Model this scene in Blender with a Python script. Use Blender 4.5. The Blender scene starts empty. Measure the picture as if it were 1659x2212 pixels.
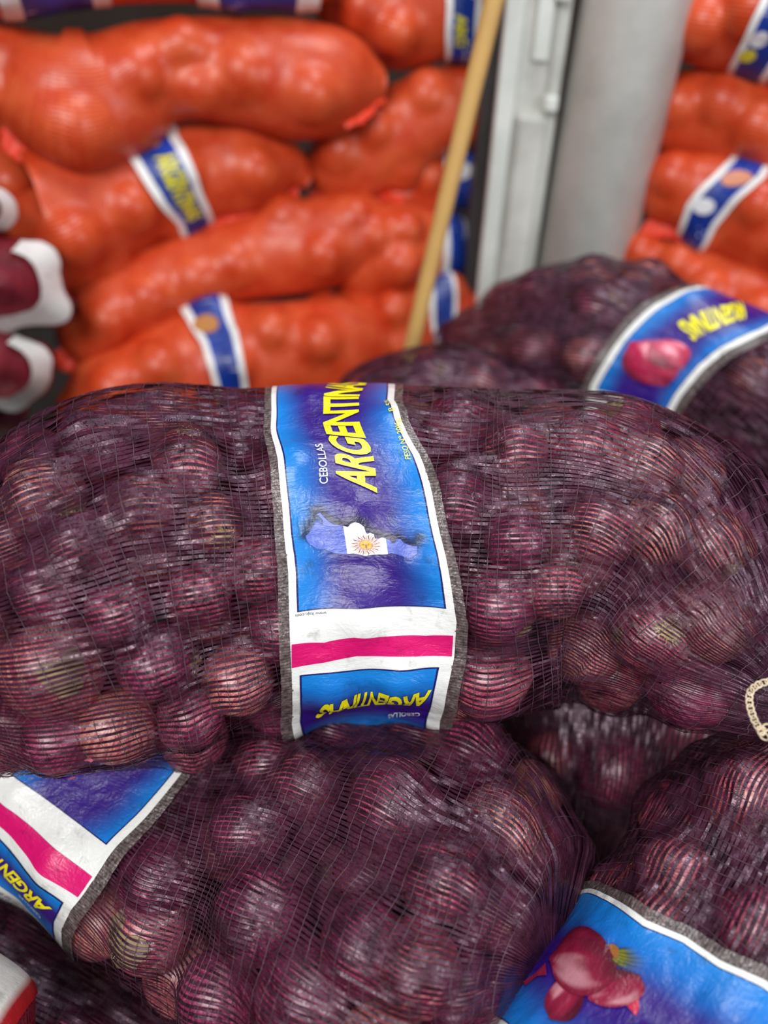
import bpy, math, random
import numpy as np
from mathutils import Matrix, Vector

# ------------------------------------------------------------------ camera
W, H, F = 1659.0, 2212.0, 1661.0
PITCH, ROLL, CAMZ = math.radians(39.5), math.radians(2.3), 1.42
FOCUS, FSTOP = 0.625, 1.75
scene = bpy.context.scene
cd = bpy.data.cameras.new('camera')
cam = bpy.data.objects.new('camera', cd)
scene.collection.objects.link(cam)
scene.camera = cam
cd.sensor_fit = 'VERTICAL'
cd.sensor_height = 36.0
cd.sensor_width = 27.0
cd.lens = F / H * 36.0
cd.clip_start = 0.02
CAMM = Matrix.Translation((0, 0, CAMZ)) @ Matrix.Rotation(math.pi / 2 - PITCH, 4, 'X') @ Matrix.Rotation(ROLL, 4, 'Z')
cam.matrix_world = CAMM
cd.dof.use_dof = True
cd.dof.focus_distance = FOCUS
cd.dof.aperture_fstop = FSTOP

# ------------------------------------------------------------------ light
world = bpy.data.worlds.new('world')
scene.world = world
world.use_nodes = True
bg = world.node_tree.nodes['Background']
bg.inputs[0].default_value = (0.90, 0.95, 1.0, 1)
bg.inputs[1].default_value = 0.2


def area(name, loc, target, sx, sy, power, col=(1, 1, 1)):
    l = bpy.data.lights.new(name, 'AREA')
    l.shape = 'RECTANGLE'
    l.size, l.size_y, l.energy, l.color = sx, sy, power, col
    o = bpy.data.objects.new(name, l)
    scene.collection.objects.link(o)
    o.location = loc
    o.rotation_euler = (Vector(target) - Vector(loc)).to_track_quat('-Z', 'Y').to_euler()
    o['kind'] = 'helper'
    return o


# the open front of the market hall behind the viewer, and a skylight strip over the stacks
area('daylight_opening', (-0.9, -1.6, 3.3), (0.0, 1.0, 0.9), 1.9, 1.2, 92, (1.0, 0.985, 0.96))
area('skylight', (0.5, 1.0, 3.6), (0.1, 0.9, 0.7), 1.4, 1.0, 50, (0.93, 0.97, 1.0))
area('doorway_daylight', (1.9, -1.0, 1.9), (0.1, 1.0, 0.9), 0.8, 1.2, 26, (0.95, 0.98, 1.0))

scene.view_settings.view_transform = 'Standard'
scene.view_settings.look = 'None'
scene.view_settings.exposure = 0.0
scene.view_settings.gamma = 1.0
scene.view_settings.use_curve_mapping = False
scene.cycles.max_bounces = 7
scene.cycles.diffuse_bounces = 3
scene.cycles.glossy_bounces = 2
scene.cycles.transmission_bounces = 3
scene.cycles.transparent_max_bounces = 10
scene.cycles.use_denoising = True
scene.cycles.caustics_reflective = False
scene.cycles.caustics_refractive = False
scene.cycles.sample_clamp_indirect = 6

# ------------------------------------------------------------------ maths
RNG = np.random.default_rng(11)
CM = np.array(CAMM)
CR, CP = CM[:3, :3], CM[:3, 3]


def ray(px, py):
    d = np.array([px - W / 2, -(py - H / 2), -F])
    d = CR @ d
    return d / np.linalg.norm(d)


def at(px, py, D):
    return CP + ray(px, py) * D


def on_y(px, py, y):
    d = ray(px, py)
    return CP + d * (y / d[1])


def project(P):
    q = (P - CP) @ CR
    return W / 2 + F * q[..., 0] / -q[..., 2], H / 2 - F * q[..., 1] / -q[..., 2]


def unit(a):
    return a / np.maximum(np.linalg.norm(a, axis=-1, keepdims=True), 1e-9)


_LAT = RNG.random((8, 64, 64))


def vnoise(x, y, k=0):
    """smooth value noise in [-1,1]"""
    L = _LAT[k % 8]
    xi, yi = np.floor(x).astype(int), np.floor(y).astype(int)
    fx, fy = x - xi, y - yi
    fx, fy = fx * fx * (3 - 2 * fx), fy * fy * (3 - 2 * fy)
    a = L[xi % 64, yi % 64]; b = L[(xi + 1) % 64, yi % 64]
    c = L[xi % 64, (yi + 1) % 64]; d = L[(xi + 1) % 64, (yi + 1) % 64]
    return ((a * (1 - fx) + b * fx) * (1 - fy) + (c * (1 - fx) + d * fx) * fy) * 2 - 1


def sstep(a, b, x):
    t = np.clip((x - a) / (b - a), 0, 1)
    return t * t * (3 - 2 * t)


# ------------------------------------------------------------------ objects
COL = scene.collection


def make_mesh(name, V, Fq, mat=None, uv=None, col=None, smooth=True, uvloop=None):
    """V (n,3); Fq (m,3|4) ints or list of such arrays"""
    if not isinstance(Fq, list):
        Fq = [Fq]
    me = bpy.data.meshes.new(name)
    V = np.asarray(V, dtype=np.float32)
    loops = np.concatenate([f.ravel() for f in Fq]).astype(np.int32)
    tot = np.concatenate([np.full(len(f), f.shape[1]) for f in Fq]).astype(np.int32)
    start = np.concatenate([[0], np.cumsum(tot)[:-1]]).astype(np.int32)
    me.vertices.add(len(V)); me.vertices.foreach_set('co', V.ravel())
    me.loops.add(len(loops)); me.loops.foreach_set('vertex_index', loops)
    me.polygons.add(len(tot))
    me.polygons.foreach_set('loop_start', start)
    me.polygons.foreach_set('loop_total', tot)
    me.polygons.foreach_set('use_smooth', np.full(len(tot), smooth))
    me.update(calc_edges=True)
    if uv is not None:
        l = me.uv_layers.new(name='UVMap')
        l.data.foreach_set('uv', np.asarray(uv, dtype=np.float32)[loops].ravel())
    if col is not None:
        a = me.color_attributes.new('ink', 'FLOAT_COLOR', 'POINT')
        c4 = np.ones((len(V), 4), dtype=np.float32); c4[:, :3] = col
        a.data.foreach_set('color', c4.ravel())
    if mat is not None:
        me.materials.append(mat)
    return me


def link(name, me, parent=None, origin=None):
    """origin: move the mesh data so the object's origin sits there"""
    o = bpy.data.objects.new(name, me)
    COL.objects.link(o)
    if parent is not None:
        o.parent = parent
        if parent.type == 'EMPTY':
            o.matrix_parent_inverse = Matrix.Translation(-parent.location)
    return o


def tag(o, label, cat, group=None):
    o['label'] = label
    o['category'] = cat
    if group:
        o['group'] = group
    return o


def empty(name, loc):
    o = bpy.data.objects.new(name, None)
    COL.objects.link(o)
    o.location = loc
    o.empty_display_size = 0.05
    return o


def grid_faces(n, m, wrap=False):
    """faces of a grid with n rows, m columns (wrap closes the columns)"""
    i = np.arange(n - 1)[:, None]
    j = np.arange(m if wrap else m - 1)[None, :]
    j2 = (j + 1) % m
    a = i * m + j; b = (i + 1) * m + j; c = (i + 1) * m + j2; d = i * m + j2
    return np.stack([a, b, c, d], -1).reshape(-1, 4)


# ------------------------------------------------------------------ materials
def srgb(r, g, b):
    f = lambda c: (c / 255 / 12.92) if c / 255 <= 0.04045 else ((c / 255 + 0.055) / 1.055) ** 2.4
    return np.array([f(r), f(g), f(b)])


class NT:
    def __init__(self, name):
        self.m = bpy.data.materials.new(name)
        self.m.use_nodes = True
        self.t = self.m.node_tree
        self.n = self.t.nodes
        self.b = self.n['Principled BSDF']
        self.out = self.n['Material Output']

    def new(self, typ, **kw):
        n = self.n.new(typ)
        for k, v in kw.items():
            if k.startswith('i_'):
                n.inputs[k[2:].replace('_', ' ')].default_value = v
            else:
                setattr(n, k, v)
        return n

    def l(self, a, b):
        self.t.links.new(a, b)

    def math(self, op, a, b=None, c=None):
        n = self.n.new('ShaderNodeMath'); n.operation = op
        for i, x in enumerate((a, b, c)):
            if x is None: continue
            if isinstance(x, (int, float)): n.inputs[i].default_value = x
            else: self.l(x, n.inputs[i])
        return n.outputs[0]

    def ramp(self, fac, stops):
        r = self.n.new('ShaderNodeValToRGB')
        e = r.color_ramp.elements
        while len(e) < len(stops): e.new(0.5)
        for k, (p, c) in enumerate(stops):
            e[k].position = p; e[k].color = (*c, 1)
        self.l(fac, r.inputs[0])
        return r.outputs[0]

    def bump(self, h, strength, dist, prev=None):
        b = self.new('ShaderNodeBump'); b.inputs['Strength'].default_value = strength
        b.inputs['Distance'].default_value = dist
        self.l(h, b.inputs['Height'])
        if prev is not None: self.l(prev, b.inputs['Normal'])
        return b.outputs[0]

    def noise(self, vec, scale, detail=3, rough=0.5, dist=0.0):
        n = self.new('ShaderNodeTexNoise')
        n.inputs['Scale'].default_value = scale; n.inputs['Detail'].default_value = detail
        n.inputs['Roughness'].default_value = rough; n.inputs['Distortion'].default_value = dist
        if vec is not None: self.l(vec, n.inputs['Vector'])
        return n.outputs[0]

    def mapping(self, vec, scale=(1, 1, 1), rot=(0, 0, 0)):
        n = self.new('ShaderNodeMapping')
        n.inputs['Scale'].default_value = scale; n.inputs['Rotation'].default_value = rot
        self.l(vec, n.inputs['Vector'])
        return n.outputs[0]

    def mix(self, fac, a, b, mode='MIX'):
        n = self.new('ShaderNodeMix', data_type='RGBA', blend_type=mode)
        if isinstance(fac, (int, float)): n.inputs[0].default_value = fac
        else: self.l(fac, n.inputs[0])
        for i, x in ((6, a), (7, b)):
            if isinstance(x, (tuple, list, np.ndarray)): n.inputs[i].default_value = (*x, 1)
            else: self.l(x, n.inputs[i])
        return n.outputs[2]


def mat_onion(name, stops, rough=0.28, spec=0.5, huev=0.03):
    """skin of an onion: meridian streaks, blotches, a per-bulb shift of tone"""
    t = NT(name)
    uv = t.new('ShaderNodeUVMap').outputs[0]
    tc = t.new('ShaderNodeTexCoord').outputs['Object']
    oi = t.new('ShaderNodeObjectInfo').outputs['Random']
    off = t.new('ShaderNodeCombineXYZ'); t.l(t.math('MULTIPLY', oi, 37.0), off.inputs[0]); t.l(t.math('MULTIPLY', oi, 11.0), off.inputs[1])
    add = t.new('ShaderNodeVectorMath', operation='ADD'); t.l(uv, add.inputs[0]); t.l(off.outputs[0], add.inputs[1])
    st = t.noise(t.mapping(add.outputs[0], (46, 2.2, 1)), 1.0, 4, 0.6, 0.3)
    add2 = t.new('ShaderNodeVectorMath', operation='ADD'); t.l(tc, add2.inputs[0]); t.l(off.outputs[0], add2.inputs[1])
    bl = t.noise(add2.outputs[0], 34, 3, 0.55, 0.6)
    f = t.math('ADD', t.math('MULTIPLY', st, 0.55), t.math('MULTIPLY', bl, 0.45))
    f = t.math('ADD', f, t.math('MULTIPLY', t.math('SUBTRACT', oi, 0.5), 0.16))
    c = t.ramp(f, stops)
    dry = t.ramp(t.noise(add2.outputs[0], 17, 4, 0.6, 0.8), [(0.60, (0, 0, 0)), (0.68, (0.75, 0.75, 0.75))])
    c = t.mix(dry, c, srgb(190, 140, 112))
    hsv = t.new('ShaderNodeHueSaturation')
    t.l(t.math('ADD', 0.5 - huev / 2, t.math('MULTIPLY', oi, huev)), hsv.inputs['Hue'])
    t.l(c, hsv.inputs['Color'])
    t.l(hsv.outputs[0], t.b.inputs['Base Color'])
    t.b.inputs['Roughness'].default_value = rough
    t.b.inputs['Specular IOR Level'].default_value = spec
    t.l(t.bump(st, 0.35, 0.0012), t.b.inputs['Normal'])
    return t.m


M = {}
M['red_onion'] = mat_onion('red_onion_skin', [(0.28, srgb(66, 12, 34)), (0.42, srgb(132, 36, 72)), (0.53, srgb(184, 84, 108)), (0.66, srgb(228, 160, 154))], 0.36, 1.0)
M['yellow_onion'] = mat_onion('yellow_onion_skin', [(0.30, srgb(170, 82, 26)), (0.5, srgb(214, 122, 46)), (0.66, srgb(232, 158, 84))], 0.3, 0.5)


def mat_tape(name, c1, c2, rough=0.22, back=None):
    t = NT(name)
    tc = t.new('ShaderNodeTexCoord').outputs['Object']
    n = t.noise(tc, 60, 2)
    t.l(t.ramp(n, [(0.35, c1), (0.65, c2)]), t.b.inputs['Base Color'])
    glint = t.ramp(t.noise(tc, 380, 2), [(0.54, (rough + .30,) * 3), (0.60, (rough,) * 3)])
    t.l(glint, t.b.inputs['Roughness'])
    t.b.inputs['Specular IOR Level'].default_value = 0.55
    t.b.inputs['Specular Tint'].default_value = (0.95, 0.72, 0.86, 1)
    n2 = t.noise(tc, 640, 2)
    t.l(t.bump(n2, 0.5, 0.0005), t.b.inputs['Normal'])
    return t.m


M['purple_tape'] = mat_tape('purple_net_tape', srgb(40, 15, 29), srgb(70, 33, 53), 0.12)
M['purple_thread'] = mat_tape('purple_net_thread', srgb(44, 28, 36), srgb(92, 70, 78), 0.30)


def mat_weave(name, c1, c2, cover=0.74, rough=0.4):
    """distant net: woven tapes with open gaps, from the cloth's own UV in metres"""
    t = NT(name)
    uv = t.new('ShaderNodeUVMap').outputs[0]
    sep = t.new('ShaderNodeSeparateXYZ'); t.l(uv, sep.inputs[0])
    tc = t.new('ShaderNodeTexCoord').outputs['Object']
    wob = t.math('MULTIPLY', t.noise(tc, 30, 2), 0.006)
    fy = t.math('FRACT', t.math('DIVIDE', t.math('ADD', sep.outputs[1], wob), 0.0042))
    fx = t.math('FRACT', t.math('DIVIDE', sep.outputs[0], 0.0085))
    tape = t.math('LESS_THAN', fy, cover)
    thr = t.math('LESS_THAN', fx, 0.16)
    al = t.math('MAXIMUM', tape, thr)
    n = t.noise(tc, 25, 3)
    t.l(t.ramp(n, [(0.3, c1), (0.7, c2)]), t.b.inputs['Base Color'])
    t.b.inputs['Roughness'].default_value = rough
    t.b.inputs['Specular IOR Level'].default_value = 0.5
    t.l(al, t.b.inputs['Alpha'])
    t.l(t.bump(t.noise(tc, 90, 2), 0.4, 0.002), t.b.inputs['Normal'])
    return t.m


M['orange_net'] = mat_weave('orange_net', srgb(206, 62, 28), srgb(226, 94, 54), 0.80, 0.36)
M['maroon_net'] = mat_weave('maroon_net', srgb(104, 22, 36), srgb(140, 36, 50), 0.72)


def mat_plain(name, c, rough=0.5, spec=0.5, noise=0.0, nscale=20, bump=0.0, bscale=80, bdist=0.002, metal=0.0, dark=None):
    t = NT(name)
    t.b.inputs['Roughness'].default_value = rough
    t.b.inputs['Specular IOR Level'].default_value = spec
    t.b.inputs['Metallic'].default_value = metal
    tc = t.new('ShaderNodeTexCoord').outputs['Object']
    c = np.asarray(c, dtype=float)
    d = np.asarray(dark if dark is not None else c * (1 - noise), dtype=float)
    t.l(t.ramp(t.noise(tc, nscale, 4, 0.6), [(0.32, d), (0.62, c)]), t.b.inputs['Base Color'])
    if bump:
        t.l(t.bump(t.noise(tc, bscale, 3), bump, bdist), t.b.inputs['Normal'])
    return t.m


M['orange_hem'] = mat_plain('orange_hem', srgb(240, 70, 44), 0.45, 0.4, 0.15, 30, 0.5, 200, 0.002)
M['pillar_paint'] = mat_plain('pillar_paint', srgb(242, 245, 240), 0.45, 0.4, 0.0, 9, 0.3, 60, 0.001, dark=srgb(218, 222, 216))
M['panel_paint'] = mat_plain('panel_paint', srgb(216, 216, 210), 0.5, 0.4, 0.0, 12, 0.3, 60, 0.001, dark=srgb(190, 190, 184))
M['dark_steel'] = mat_plain('dark_steel', srgb(62, 60, 60), 0.5, 0.4, 0.3, 10)
M['wood'] = mat_plain('pole_wood', srgb(216, 172, 104), 0.5, 0.4, 0.2, 6, 0.2, 40)
M['concrete'] = mat_plain('concrete_floor', srgb(52, 46, 44), 0.8, 0.3, 0.3, 5, 0.5, 30)
M['wall'] = mat_plain('wall_render', srgb(70, 58, 52), 0.9, 0.2, 0.3, 3, 0.4, 20)
M['straw'] = mat_plain('dry_roots', srgb(196, 174, 140), 0.7, 0.3, 0.0, 90, dark=srgb(134, 108, 66))
M['root_plate'] = mat_plain('root_plate', srgb(226, 200, 164), 0.7, 0.3, 0.0, 240, 0.8, 300, dark=srgb(164, 126, 92))
M['flake'] = mat_plain('dry_skin', srgb(196, 92, 116), 0.4, 0.5, 0.3, 60, 0.6, 200)
M['cord'] = mat_plain('cotton_cord', srgb(228, 208, 178), 0.7, 0.3, 0.25, 160, 0.7, 900, 0.001)
M['white_strap'] = mat_plain('white_woven_plastic', srgb(226, 224, 220), 0.45, 0.5, 0.1, 20, 0.8, 60, 0.004)
M['pallet'] = mat_plain('pallet_wood', srgb(120, 92, 62), 0.8, 0.2, 0.35, 14, 0.5, 50)


def mat_ink():
    """printed woven plastic: colour from the print, crinkled glossy laminate"""
    t = NT('printed_laminate')
    a = t.new('ShaderNodeAttribute'); a.attribute_name = 'ink'
    tc = t.new('ShaderNodeTexCoord').outputs['Object']
    uv = t.new('ShaderNodeUVMap').outputs[0]
    dirt = t.noise(tc, 55, 4, 0.65)
    d = t.ramp(dirt, [(0.30, (0.72, 0.70, 0.68)), (0.42, (1, 1, 1))])
    t.l(t.mix(1.0, a.outputs['Color'], d, 'MULTIPLY'), t.b.inputs['Base Color'])
    t.b.inputs['Roughness'].default_value = 0.30
    t.b.inputs['Specular IOR Level'].default_value = 0.55
    w1 = t.noise(t.mapping(uv, (150, 420, 1)), 1.0, 3, 0.6, 0.9)
    w2 = t.noise(tc, 70, 3, 0.6, 1.2)
    sep = t.new('ShaderNodeSeparateXYZ'); t.l(uv, sep.inputs[0])
    seam = t.math('POWER', t.math('ABSOLUTE', t.math('SUBTRACT', t.math('FRACT', t.math('DIVIDE', sep.outputs[0], 0.0095)), 0.5)), 8.0)
    n = t.bump(w2, 0.35, 0.0022)
    n = t.bump(w1, 0.5, 0.0008, n)
    n = t.bump(seam, 0.25, 0.0006, n)
    t.l(n, t.b.inputs['Normal'])
    return t.m


M['ink'] = mat_ink()


def mat_selvage():
    """clear-grey bonded edge of the band: ribbed, see-through"""
    t = NT('clear_selvage')
    uv = t.new('ShaderNodeUVMap').outputs[0]
    sep = t.new('ShaderNodeSeparateXYZ'); t.l(uv, sep.inputs[0])
    tc = t.new('ShaderNodeTexCoord').outputs['Object']
    rib = t.math('FRACT', t.math('DIVIDE', t.math('ADD', sep.outputs[1], t.math('MULTIPLY', t.noise(tc, 120, 2), 0.002)), 0.0026))
    r = t.math('LESS_THAN', rib, 0.62)
    t.l(t.ramp(t.noise(tc, 260, 3), [(0.3, srgb(64, 52, 54)), (0.62, srgb(122, 110, 108)), (0.78, srgb(170, 160, 158))]), t.b.inputs['Base Color'])
    t.l(t.math('MAXIMUM', t.math('MULTIPLY', r, 0.85), 0.5), t.b.inputs['Alpha'])
    t.b.inputs['Roughness'].default_value = 0.28
    t.b.inputs['Specular IOR Level'].default_value = 0.8
    n = t.bump(t.noise(tc, 300, 2), 0.8, 0.0015)
    t.l(n, t.b.inputs['Normal'])
    return t.m


M['selvage'] = mat_selvage()

# ------------------------------------------------------------------ onions


def onion_profile(kind, seed):
    r = np.random.default_rng(seed)
    nv, nu = (22, 30) if kind == 'red' else (12, 16)
    th = np.linspace(0, math.pi, nv)                # 0 = root end, pi = neck
    rad = np.sin(th) ** 0.92
    z = -np.cos(th)
    neck = sstep(2.45, 3.14, th)
    z = z * 0.90 + neck * 0.16
    rad = rad * (1 - 0.10 * neck)
    z = z + 0.10 * np.exp(-(th / 0.28) ** 2)        # root dimple
    ph = np.arange(nu) / nu * 2 * math.pi
    rr = rad[:, None] * (1 + 0.018 * np.cos(2 * ph + r.random() * 6)[None] + 0.012 * np.cos(5 * ph + r.random() * 6)[None])
    rr[-1] = 0.035
    V = np.stack([rr * np.cos(ph), rr * np.sin(ph), np.repeat(z[:, None], nu, 1)], -1)
    V[..., 0] *= 0.98
    V[..., :2] += (0.03 * (r.random(2) - 0.5))[None, None] * (1 + z)[:, None, None]
    uv = np.stack([np.repeat((np.arange(nu) / nu)[None], nv, 0), np.repeat((th / math.pi)[:, None], nu, 1)], -1)
    uv[..., 0] = 0.5 - np.abs(uv[..., 0] - 0.5)     # mirrored so the seam does not show
    V = V.reshape(-1, 3) * 0.985
    f = grid_faces(nv, nu, True)[:, ::-1]
    me = make_mesh(kind + '_onion', V, f, M[kind + '_onion'], uv=uv.reshape(-1, 2))
    return me


ONION = {'red': [onion_profile('red', s) for s in range(5)], 'yellow': [onion_profile('yellow', s + 20) for s in range(3)]}


def tuft_mesh(seed, n=90, R=0.010, L=0.007):
    """a dry root tuft: a small pad with tangled curling hairs"""
    r = np.random.default_rng(seed)
    V, Fc = [], []
    k = 14
    ring = np.arange(k) / k * 2 * math.pi
    pad = [np.array([0, 0, 0.0016])]
    for q in ring:
        pad.append(np.array([math.cos(q) * R * r.uniform(.5, .85), math.sin(q) * R * r.uniform(.5, .85), 0]))
    V += pad
    for q in range(k):
        Fc.append((0, 1 + q, 1 + (q + 1) % k, 1 + (q + 1) % k))
    for _ in range(n):
        a = r.uniform(0, 6.283); p = np.array([math.cos(a), math.sin(a), 0]) * R * r.random() ** .5 * .7
        d = np.array([math.cos(a + r.normal() * .7), math.sin(a + r.normal() * .7), r.uniform(-.1, .5)])
        w = r.uniform(0.00015, 0.0004)
        s = len(V)
        for i in range(4):
            side = unit(np.cross(d, [0, 0, 1.0])) * w * (1 - i / 5)
            V += [p - side, p + side]
            p = p + unit(d) * L * r.uniform(.2, .42)
            d = d + r.normal(size=3) * 0.55; d[2] = abs(d[2]) * .5
            if i: Fc.append((s + 2 * i - 2, s + 2 * i - 1, s + 2 * i + 1, s + 2 * i))
    return make_mesh('root_tuft', np.array(V), np.array(Fc), M['straw'], smooth=False)


TUFT = [tuft_mesh(s) for s in range(3)]


def rot_to(zdir, spin):
    z = Vector(zdir).normalized()
    return z.to_track_quat('Z', 'Y').to_matrix().to_4x4() @ Matrix.Rotation(spin, 4, 'Z')


# ------------------------------------------------------------------ sacks
def hermite(K, x, n):
    """K (k,d) at parameters x -> n samples, finite-difference tangents"""
    T = np.gradient(K, x, axis=0)
    s = np.linspace(x[0], x[-1], n)
    i = np.clip(np.searchsorted(x, s, side='right') - 1, 0, len(x) - 2)
    h = (x[i + 1] - x[i])[:, None]
    t = ((s - x[i])[:, None]) / h
    return ((2 * t**3 - 3 * t**2 + 1) * K[i] + (t**3 - 2 * t**2 + t) * h * T[i]
            + (-2 * t**3 + 3 * t**2) * K[i + 1] + (t**3 - t**2) * h * T[i + 1])


class Sack:
    """A sack described by pairs of outline points with a distance: every pair gives one real cross-section.
    The net is relaxed over the onions packed inside it."""

    def __init__(s, stations, nu, nv, k=0.85, p=2.2, cap=(0.06, 0.06), lb=0.86, seed=1, rmin=0.012, lbtop=None, infl=1.0):
        s.lbtop = lb if lbtop is None else lbtop
        s.rng = np.random.default_rng(seed)
        c, e, x = [], [], [0]
        for (ax, ay, bx, by, D) in stations:
            a, b = ray(ax, ay), ray(bx, by)
            half = 0.5 * math.acos(float(np.clip(a @ b, -1, 1)))
            m = unit(a + b)
            c.append(CP + m * D)
            e.append(unit(a - b) * D * math.sin(half))
        c, e = np.array(c), np.array(e)
        for i in range(1, len(c)):
            x.append(x[-1] + np.linalg.norm(c[i] - c[i - 1]) + 1e-4)
        x = np.array(x)
        K = hermite(np.hstack([c, e]), x, nu)
        s.C = K[:, :3]
        E = K[:, 3:]
        r = np.linalg.norm(E, axis=1)
        s.len = np.concatenate([[0], np.cumsum(np.linalg.norm(np.diff(s.C, axis=0), axis=1))])
        L = s.len[-1]
        T = unit(np.gradient(s.C, axis=0))
        s.T = T
        E1 = unit(E - T * (E * T).sum(1, keepdims=True))
        E2 = np.cross(T, E1)
        sg = np.sign(((CP - s.C) * E2).sum(1))
        sg = np.sign(sg.sum())
        E2 = E2 * sg
        for (cp, q) in ((cap[0], s.len), (cap[1], L - s.len)):
            if cp > 0:
                f = np.clip(1 - q / cp, 0, 1)
                r = r * np.maximum((1 - f ** 2.4), 0) ** (1 / 2.4)
        r = np.maximum(r * infl, rmin)
        s.nu, s.nv, s.E1, s.E2, s.k = nu, nv, E1, E2, k
        s.sg = sg
        ph = np.arange(nv) / nv * 2 * math.pi
        s.ph = ph
        cs, sn = np.cos(ph), np.sin(ph)
        s.Dir = cs[None, :, None] * E1[:, None] + sn[None, :, None] * E2[:, None]
        shape = 1 / (np.abs(cs) ** p + np.abs(sn / k) ** p) ** (1 / p)
        s.R0 = r[:, None] * shape[None]
        s.env = s.C[:, None] + s.Dir * s.R0[..., None]
        s.envN = s.normals(s.env)
        s.R = s.R0.copy()
        s.lb = lb
        s.on = []
        s.inner = []
        s.r = r

    def normals(s, P):
        du = np.gradient(P, axis=0)
        dv = (np.roll(P, -1, 1) - np.roll(P, 1, 1))
        n = unit(np.cross(du, dv))
        sgn = np.sign((n * s.Dir).sum(-1, keepdims=True)); sgn[sgn == 0] = 1
        return n * sgn

    def pack(s, picks, rmin, rmax, tries=2500, gap=0.92, face=-0.2, maxn=80, inset=0.004):
        vx, vy = project(s.env)
        view = unit(CP - s.env)
        fac = (s.envN * view).sum(-1)
        cen = []
        for (px, py, rr) in picks:
            d = np.hypot(vx - px, vy - py) + (fac < 0.05) * 1e4
            i, j = np.unravel_index(np.argmin(d), d.shape)
            D = np.linalg.norm(s.env[i, j] - CP)
            R = rr / F * D * 0.97
            cen.append((s.env[i, j] - s.envN[i, j] * (R - 0.001), R, s.envN[i, j]))
        area_w = np.linalg.norm(np.cross(np.gradient(s.env, axis=0), np.roll(s.env, -1, 1) - s.env), axis=-1)
        area_w = area_w * (fac > face)
        if area_w.sum() < 1e-9: area_w = area_w + 1
        w = (area_w / area_w.sum()).ravel()
        idx = s.rng.choice(len(w), size=tries, p=w)
        for q in idx:
            if len(cen) >= maxn: break
            i, j = divmod(q, s.nv)
            R = s.rng.uniform(rmin, rmax)
            if s.r[i] < R * 0.9: continue
            p = s.env[i, j] - s.envN[i, j] * (R + s.rng.uniform(0, inset * 2))
            if all(np.linalg.norm(p - c[0]) > gap * (R + c[1]) for c in cen):
                cen.append((p, R, s.envN[i, j]))
        out = []
        for (c, R, n) in cen:                      # keep every bulb inside the closed ends
            i = int(np.argmin(np.linalg.norm(s.C - c, axis=1)))
            lo, hi = R * 1.02 + 0.006, s.len[-1] - R * 1.02 - 0.006
            if s.len[i] < lo - .02 or s.len[i] > hi + .02: continue
            if s.len[i] < lo: c = c + s.T[i] * (lo - s.len[i])
            if s.len[i] > hi: c = c - s.T[i] * (s.len[i] - hi)
            dd = np.linalg.norm(s.env.reshape(-1, 3) - c, axis=1)
            k_ = int(dd.argmin()); a_, b_ = divmod(k_, s.nv)
            if (s.env[a_, b_] - c) @ s.envN[a_, b_] < R * .80: continue
            if all(np.linalg.norm(c - q[0]) > 0.7 * gap * (R + q[1]) for q in out):
                out.append((c, R, n))
        s.on = out

    def fill(s, n, rmin=.031, rmax=.040):
        """a second layer of bulbs under the outer one"""
        cen = list(s.on)
        for _ in range(4000):
            if len(cen) - len(s.on) >= n: break
            i = s.rng.integers(int(s.nu * .08), int(s.nu * .92)); j = s.rng.integers(s.nv)
            R = s.rng.uniform(rmin, rmax)
            p = s.C[i] + s.Dir[i, j] * max(s.R0[i, j] - R * s.rng.uniform(2.1, 3.1), 0)
            if (p - s.C[i]) @ (CP - s.C[i]) < -0.02: continue
            if all(np.linalg.norm(p - c[0]) > 0.86 * (R + c[1]) for c in cen):
                cen.append((p, R, np.array([0, 0, 1.0])))
        s.inner = cen[len(s.on):]

    def relax(s, iters=45, off=0.0012):
        s._relax(iters, off)
        keep = []
        P = s.P.reshape(-1, 3)
        for q in s.on:                             # a bulb the cloth cannot close over is left out
            dd = np.linalg.norm(P - q[0], axis=1)
            k = int(dd.argmin()); u_, v_ = divmod(k, s.nv)
            e0 = (q[0] - s.C[0]) @ s.T[0]; e1 = (s.C[-1] - q[0]) @ s.T[-1]
            if dd[k] > q[1] * 0.92 and e0 > q[1] * .85 and e1 > q[1] * .85 and ((q[0] - P[k]) @ s.N[u_, v_]) < 0: keep.append(q)
        if len(keep) < len(s.on):
            s.on = keep
            s._relax(iters, off)

    def _relax(s, iters, off):
        best = np.zeros((s.nu, s.nv))
        for (c, R, _) in s.on:
            rel = c[None] - s.C                       # nu,3
            a = np.einsum('uk,uvk->uv', rel, s.Dir)
            b2 = (rel ** 2).sum(1)[:, None] - a * a
            h = R * R - b2
            t = np.where(h > 0, a + np.sqrt(np.maximum(h, 0)), 0)
            best = np.maximum(best, t)
        ang = np.minimum(s.ph, 2 * math.pi - s.ph)
        lbv = s.lb + (s.lbtop - s.lb) * np.exp(-((ang) / 0.75) ** 2)
        lo = np.maximum(best + off, s.R0 * lbv[None])
        lo = np.maximum(lo, 0.006)
        R = lo.copy()
        for _ in range(iters):
            up = np.vstack([R[:1], R[:-1]]); dn = np.vstack([R[1:], R[-1:]])
            av = (up + dn + np.roll(R, 1, 1) + np.roll(R, -1, 1)) / 4
            R = np.maximum(lo, av)
        for _ in range(2):
            up = np.vstack([R[:1], R[:-1]]); dn = np.vstack([R[1:], R[-1:]])
            R = 0.4 * R + 0.15 * (up + dn + np.roll(R, 1, 1) + np.roll(R, -1, 1))
        R[0] = s.r[0]; R[-1] = s.r[-1]
        s.R = R
        s.P = s.C[:, None] + s.Dir * R[..., None]
        s.N = s.normals(s.P)
        # a stiffer skin for the printed band
        Rb = R.copy()
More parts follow.
